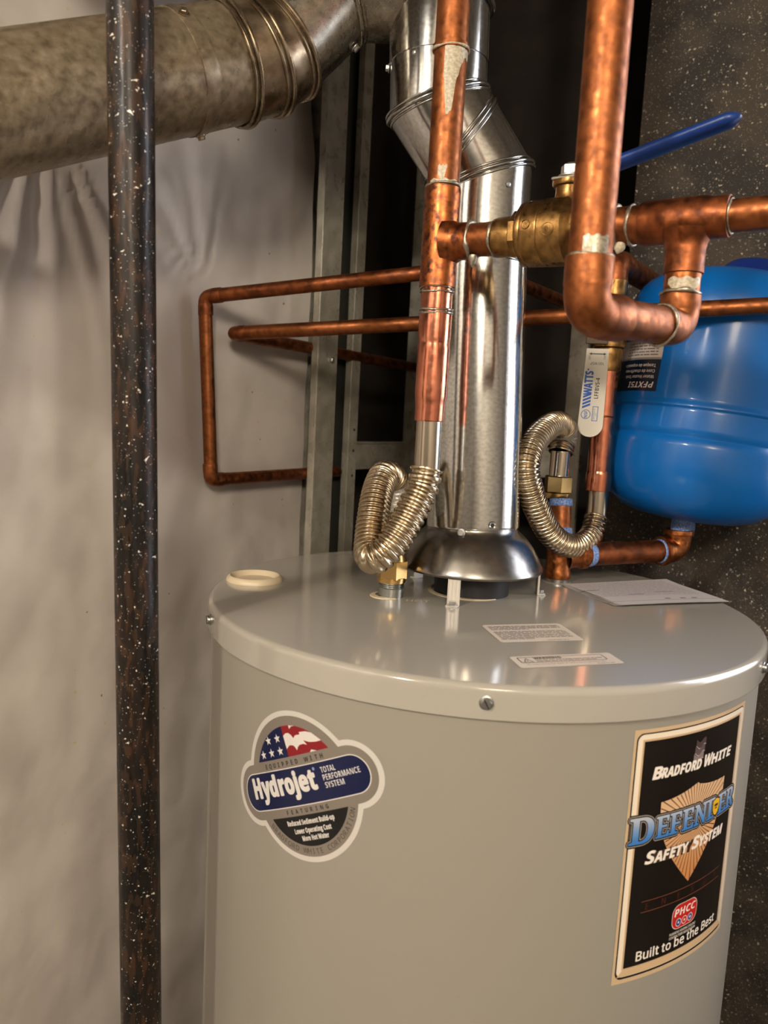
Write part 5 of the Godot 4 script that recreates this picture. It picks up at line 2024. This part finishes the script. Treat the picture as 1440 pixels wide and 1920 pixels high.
func tank(E: Vector3) -> void:
	var B := Vector3(0.1325, 1.3705, -0.2940)
	var A := Vector3(0.0717, 0.9943, -0.0783).normalized()
	var o := thing("expansion_tank", "glossy blue expansion tank hanging before the dark speckled wall", "tank", B)
	var mb := MB.new()
	var pr := [Vector2(0.0150, 0.0010), Vector2(0.0300, 0.0015), Vector2(0.0570, 0.0045), Vector2(0.0781, 0.0110), Vector2(0.0949, 0.0225), Vector2(0.1050, 0.0370), Vector2(0.1102, 0.0540), Vector2(0.1120, 0.0680), Vector2(0.1120, 0.0880), Vector2(0.1113, 0.0935), Vector2(0.1093, 0.0965), Vector2(0.1085, 0.0990), Vector2(0.1093, 0.1015), Vector2(0.1108, 0.1040), Vector2(0.1110, 0.1080), Vector2(0.1108, 0.1270), Vector2(0.1102, 0.1300), Vector2(0.1120, 0.1325), Vector2(0.1120, 0.1350), Vector2(0.1104, 0.1375), Vector2(0.1097, 0.1420), Vector2(0.1093, 0.2350)]
	for k in 9:
		var a := k / 8.0 * PI / 2
		pr.append(Vector2(0.0580 + 0.0513 * cos(a), 0.2500 + 0.0490 * sin(a)))
	pr.append(Vector2(0.0005, 0.3020))
	lathe(mb, pr, B, A, 96)
	part("shell", mb, M.tank, o)
	mb = MB.new()
	lathe(mb, [Vector2(0.0125, -0.018), Vector2(0.0140, -0.017), Vector2(0.0145, -0.006), Vector2(0.0138, 0.0015), Vector2(0.0165, 0.003)], B, Vector3.UP, 32)
	part("nipple", mb, M.tape, o, "nipple covered in blue sealing compound")
	mb = MB.new()
	var ct := B + A * 0.2985 + Vector3(0.022, 0.0, -0.015)
	lathe(mb, [Vector2(0.048, 0.0), Vector2(0.048, 0.0022), Vector2(0.040, 0.003)], ct, A, 40)
	part("washer", mb, M.white_plastic, o, "thin white washer under the cap")
	mb = MB.new()
	lathe(mb, [Vector2(0.047, 0.002), Vector2(0.046, 0.005), Vector2(0.030, 0.020), Vector2(0.024, 0.0225), Vector2(0.0005, 0.0225)], ct, A, 40)
	part("cap", mb, M.tank_cap, o, "dark blue plastic cap")
	# label, upside down as the tank hangs inverted; its right end shows beside the pipes
	var P := Prt.new(Vector2(90, 74), Vector2.ZERO, 12.0, Color8(14, 28, 48))
	var wht := Color8(206, 200, 196)
	# drawn upright here: dark lower... the model line at the top
	P.rect(0, 0, 90, 26, Color8(190, 180, 172))
	P.rect(0, 26, 90, 29, Color8(130, 122, 118))
	P.text("PFXT5I", 4, 61, 8.5, 34.0, wht, {"bold": true, "shear": 0.15})
	P.text("Water Heater Tank", 5, 51.5, 4.6, 42.0, wht, {"bold": true})
	P.text("Cuve de chauffe-eau", 5, 43.5, 4.6, 44.0, wht, {"bold": true})
	P.text("Tanque de expansión", 5, 35.5, 4.6, 46.0, wht, {"bold": true})
	for k in 5:
		P.dashes(5, 50, 21.0 - k * 4.2, 2.0, Color8(110, 104, 104), rng)
	var bas := axis_basis(A)
	var cols := 25
	var rows := []
	var uvs := []
	for k in 4:
		var row := PackedVector3Array()
		var ur := PackedVector2Array()
		for i in cols:
			var t := float(i) / (cols - 1)
			var deg := lerpf(-18.5, -74.0, t)
			var d := Vector3(sin(deg_to_rad(deg)), 0, cos(deg_to_rad(deg)))
			d = (d - A * d.dot(A)).normalized()
			var hh := lerpf(0.1460, 0.2060, k / 3.0)
			row.append(B + A * hh + d * 0.11035)
			ur.append(Vector2(t, k / 3.0))
		rows.append(row)
		uvs.append(ur)
	mb = MB.new()
	mb.grid(rows, B + A * 0.18, uvs)
	var m := mat(Color.WHITE, 0.0, 0.35)
	m.albedo_texture = P.texture()
	part("label", mb, m, o, "navy and white label, upside down")

# ---------------------------------------------------------------- half-inch copper along the walls
func small_pipes() -> void:
	var r := 0.0084
	var Ua := Vector3(-0.3800, 1.6165, 0.0372)
	var Ub := Vector3(-0.3800, 1.3890, 0.0215)
	var Uc := Vector3(-0.3800, 1.3925, -0.2450)
	var up_end := Vector3(-0.0700, 1.6535, -0.0800)
	var du := (up_end - Ua).normalized()
	var o := copper("thin copper pipe running right from the plastic wall, upper of the two", Ua + du * 0.012, up_end, r, M.copper_dark)
	o = thing("pipe_elbow", "small copper elbow at the plastic wall, top corner of the thin pipe loop", "pipe fitting", Ua)
	var mb := MB.new()
	elbow_shape(mb, up_end, Ua, Ub, 0.0093, 0.009, 0.013)
	part("body", mb, M.copper_dark, o)
	o = copper("thin vertical copper pipe of the loop on the plastic wall", Ub + Vector3(0, 0.012, 0), Ua - Vector3(0, 0.012, 0), r, M.copper)
	o = thing("pipe_elbow", "small copper elbow at the bottom corner of the thin pipe loop", "pipe fitting", Ub)
	mb = MB.new()
	elbow_shape(mb, Ua, Ub, Uc, 0.0093, 0.009, 0.012)
	part("body", mb, M.copper, o)
	var dl := (Uc - Ub).normalized()
	o = copper("thin lower copper pipe running along the plastic wall into the steel stud", Ub + dl * 0.012, Uc, r, M.copper_dark)
	# turn of the upper pipe towards the back wall, behind the vent
	o = thing("pipe_elbow", "small copper elbow of the upper thin pipe behind the vent pipe", "pipe fitting", up_end)
	mb = MB.new()
	elbow_shape(mb, Ua, up_end + du * 0.004, up_end + Vector3(0, 0, -0.3), 0.0093, 0.009, 0.010)
	straight(mb, up_end + Vector3(0.004, 0, -0.010), Vector3(up_end.x + 0.004, up_end.y, -0.506), r)
	part("body", mb, M.copper_dark, o)
	# second pipe, passing behind the vent and before the blue tank
	var La := Vector3(-0.3715, 1.5765, -0.0012)
	var Lb := Vector3(0.2167, 1.6182, -0.2000)
	var dd := (Lb - La).normalized()
	o = copper("long thin copper pipe passing behind the vent and before the blue tank", La + dd * 0.010, La + dd * 0.88, r + 0.0004, M.copper)
	mb = MB.new()
	straight(mb, La + dd * 0.876, Vector3((La + dd * 0.876).x, (La + dd * 0.876).y, -0.47), r + 0.0004, 24)
	part("bend", mb, M.copper, o)
	o = thing("pipe_elbow", "small dark copper elbow where the long thin pipe meets the plastic wall", "pipe fitting", La)
	mb = MB.new()
	elbow_shape(mb, Lb, La, La + Vector3(-0.004, -0.003, -0.3), 0.0093, 0.009, 0.010)
	part("body", mb, M.copper_dark, o)
	o = copper("dark thin copper pipe hugging the plastic wall back into the framing", La + Vector3(-0.004, 0, -0.014), Vector3(-0.3800, 1.5690, -0.52), r, M.copper_dark)
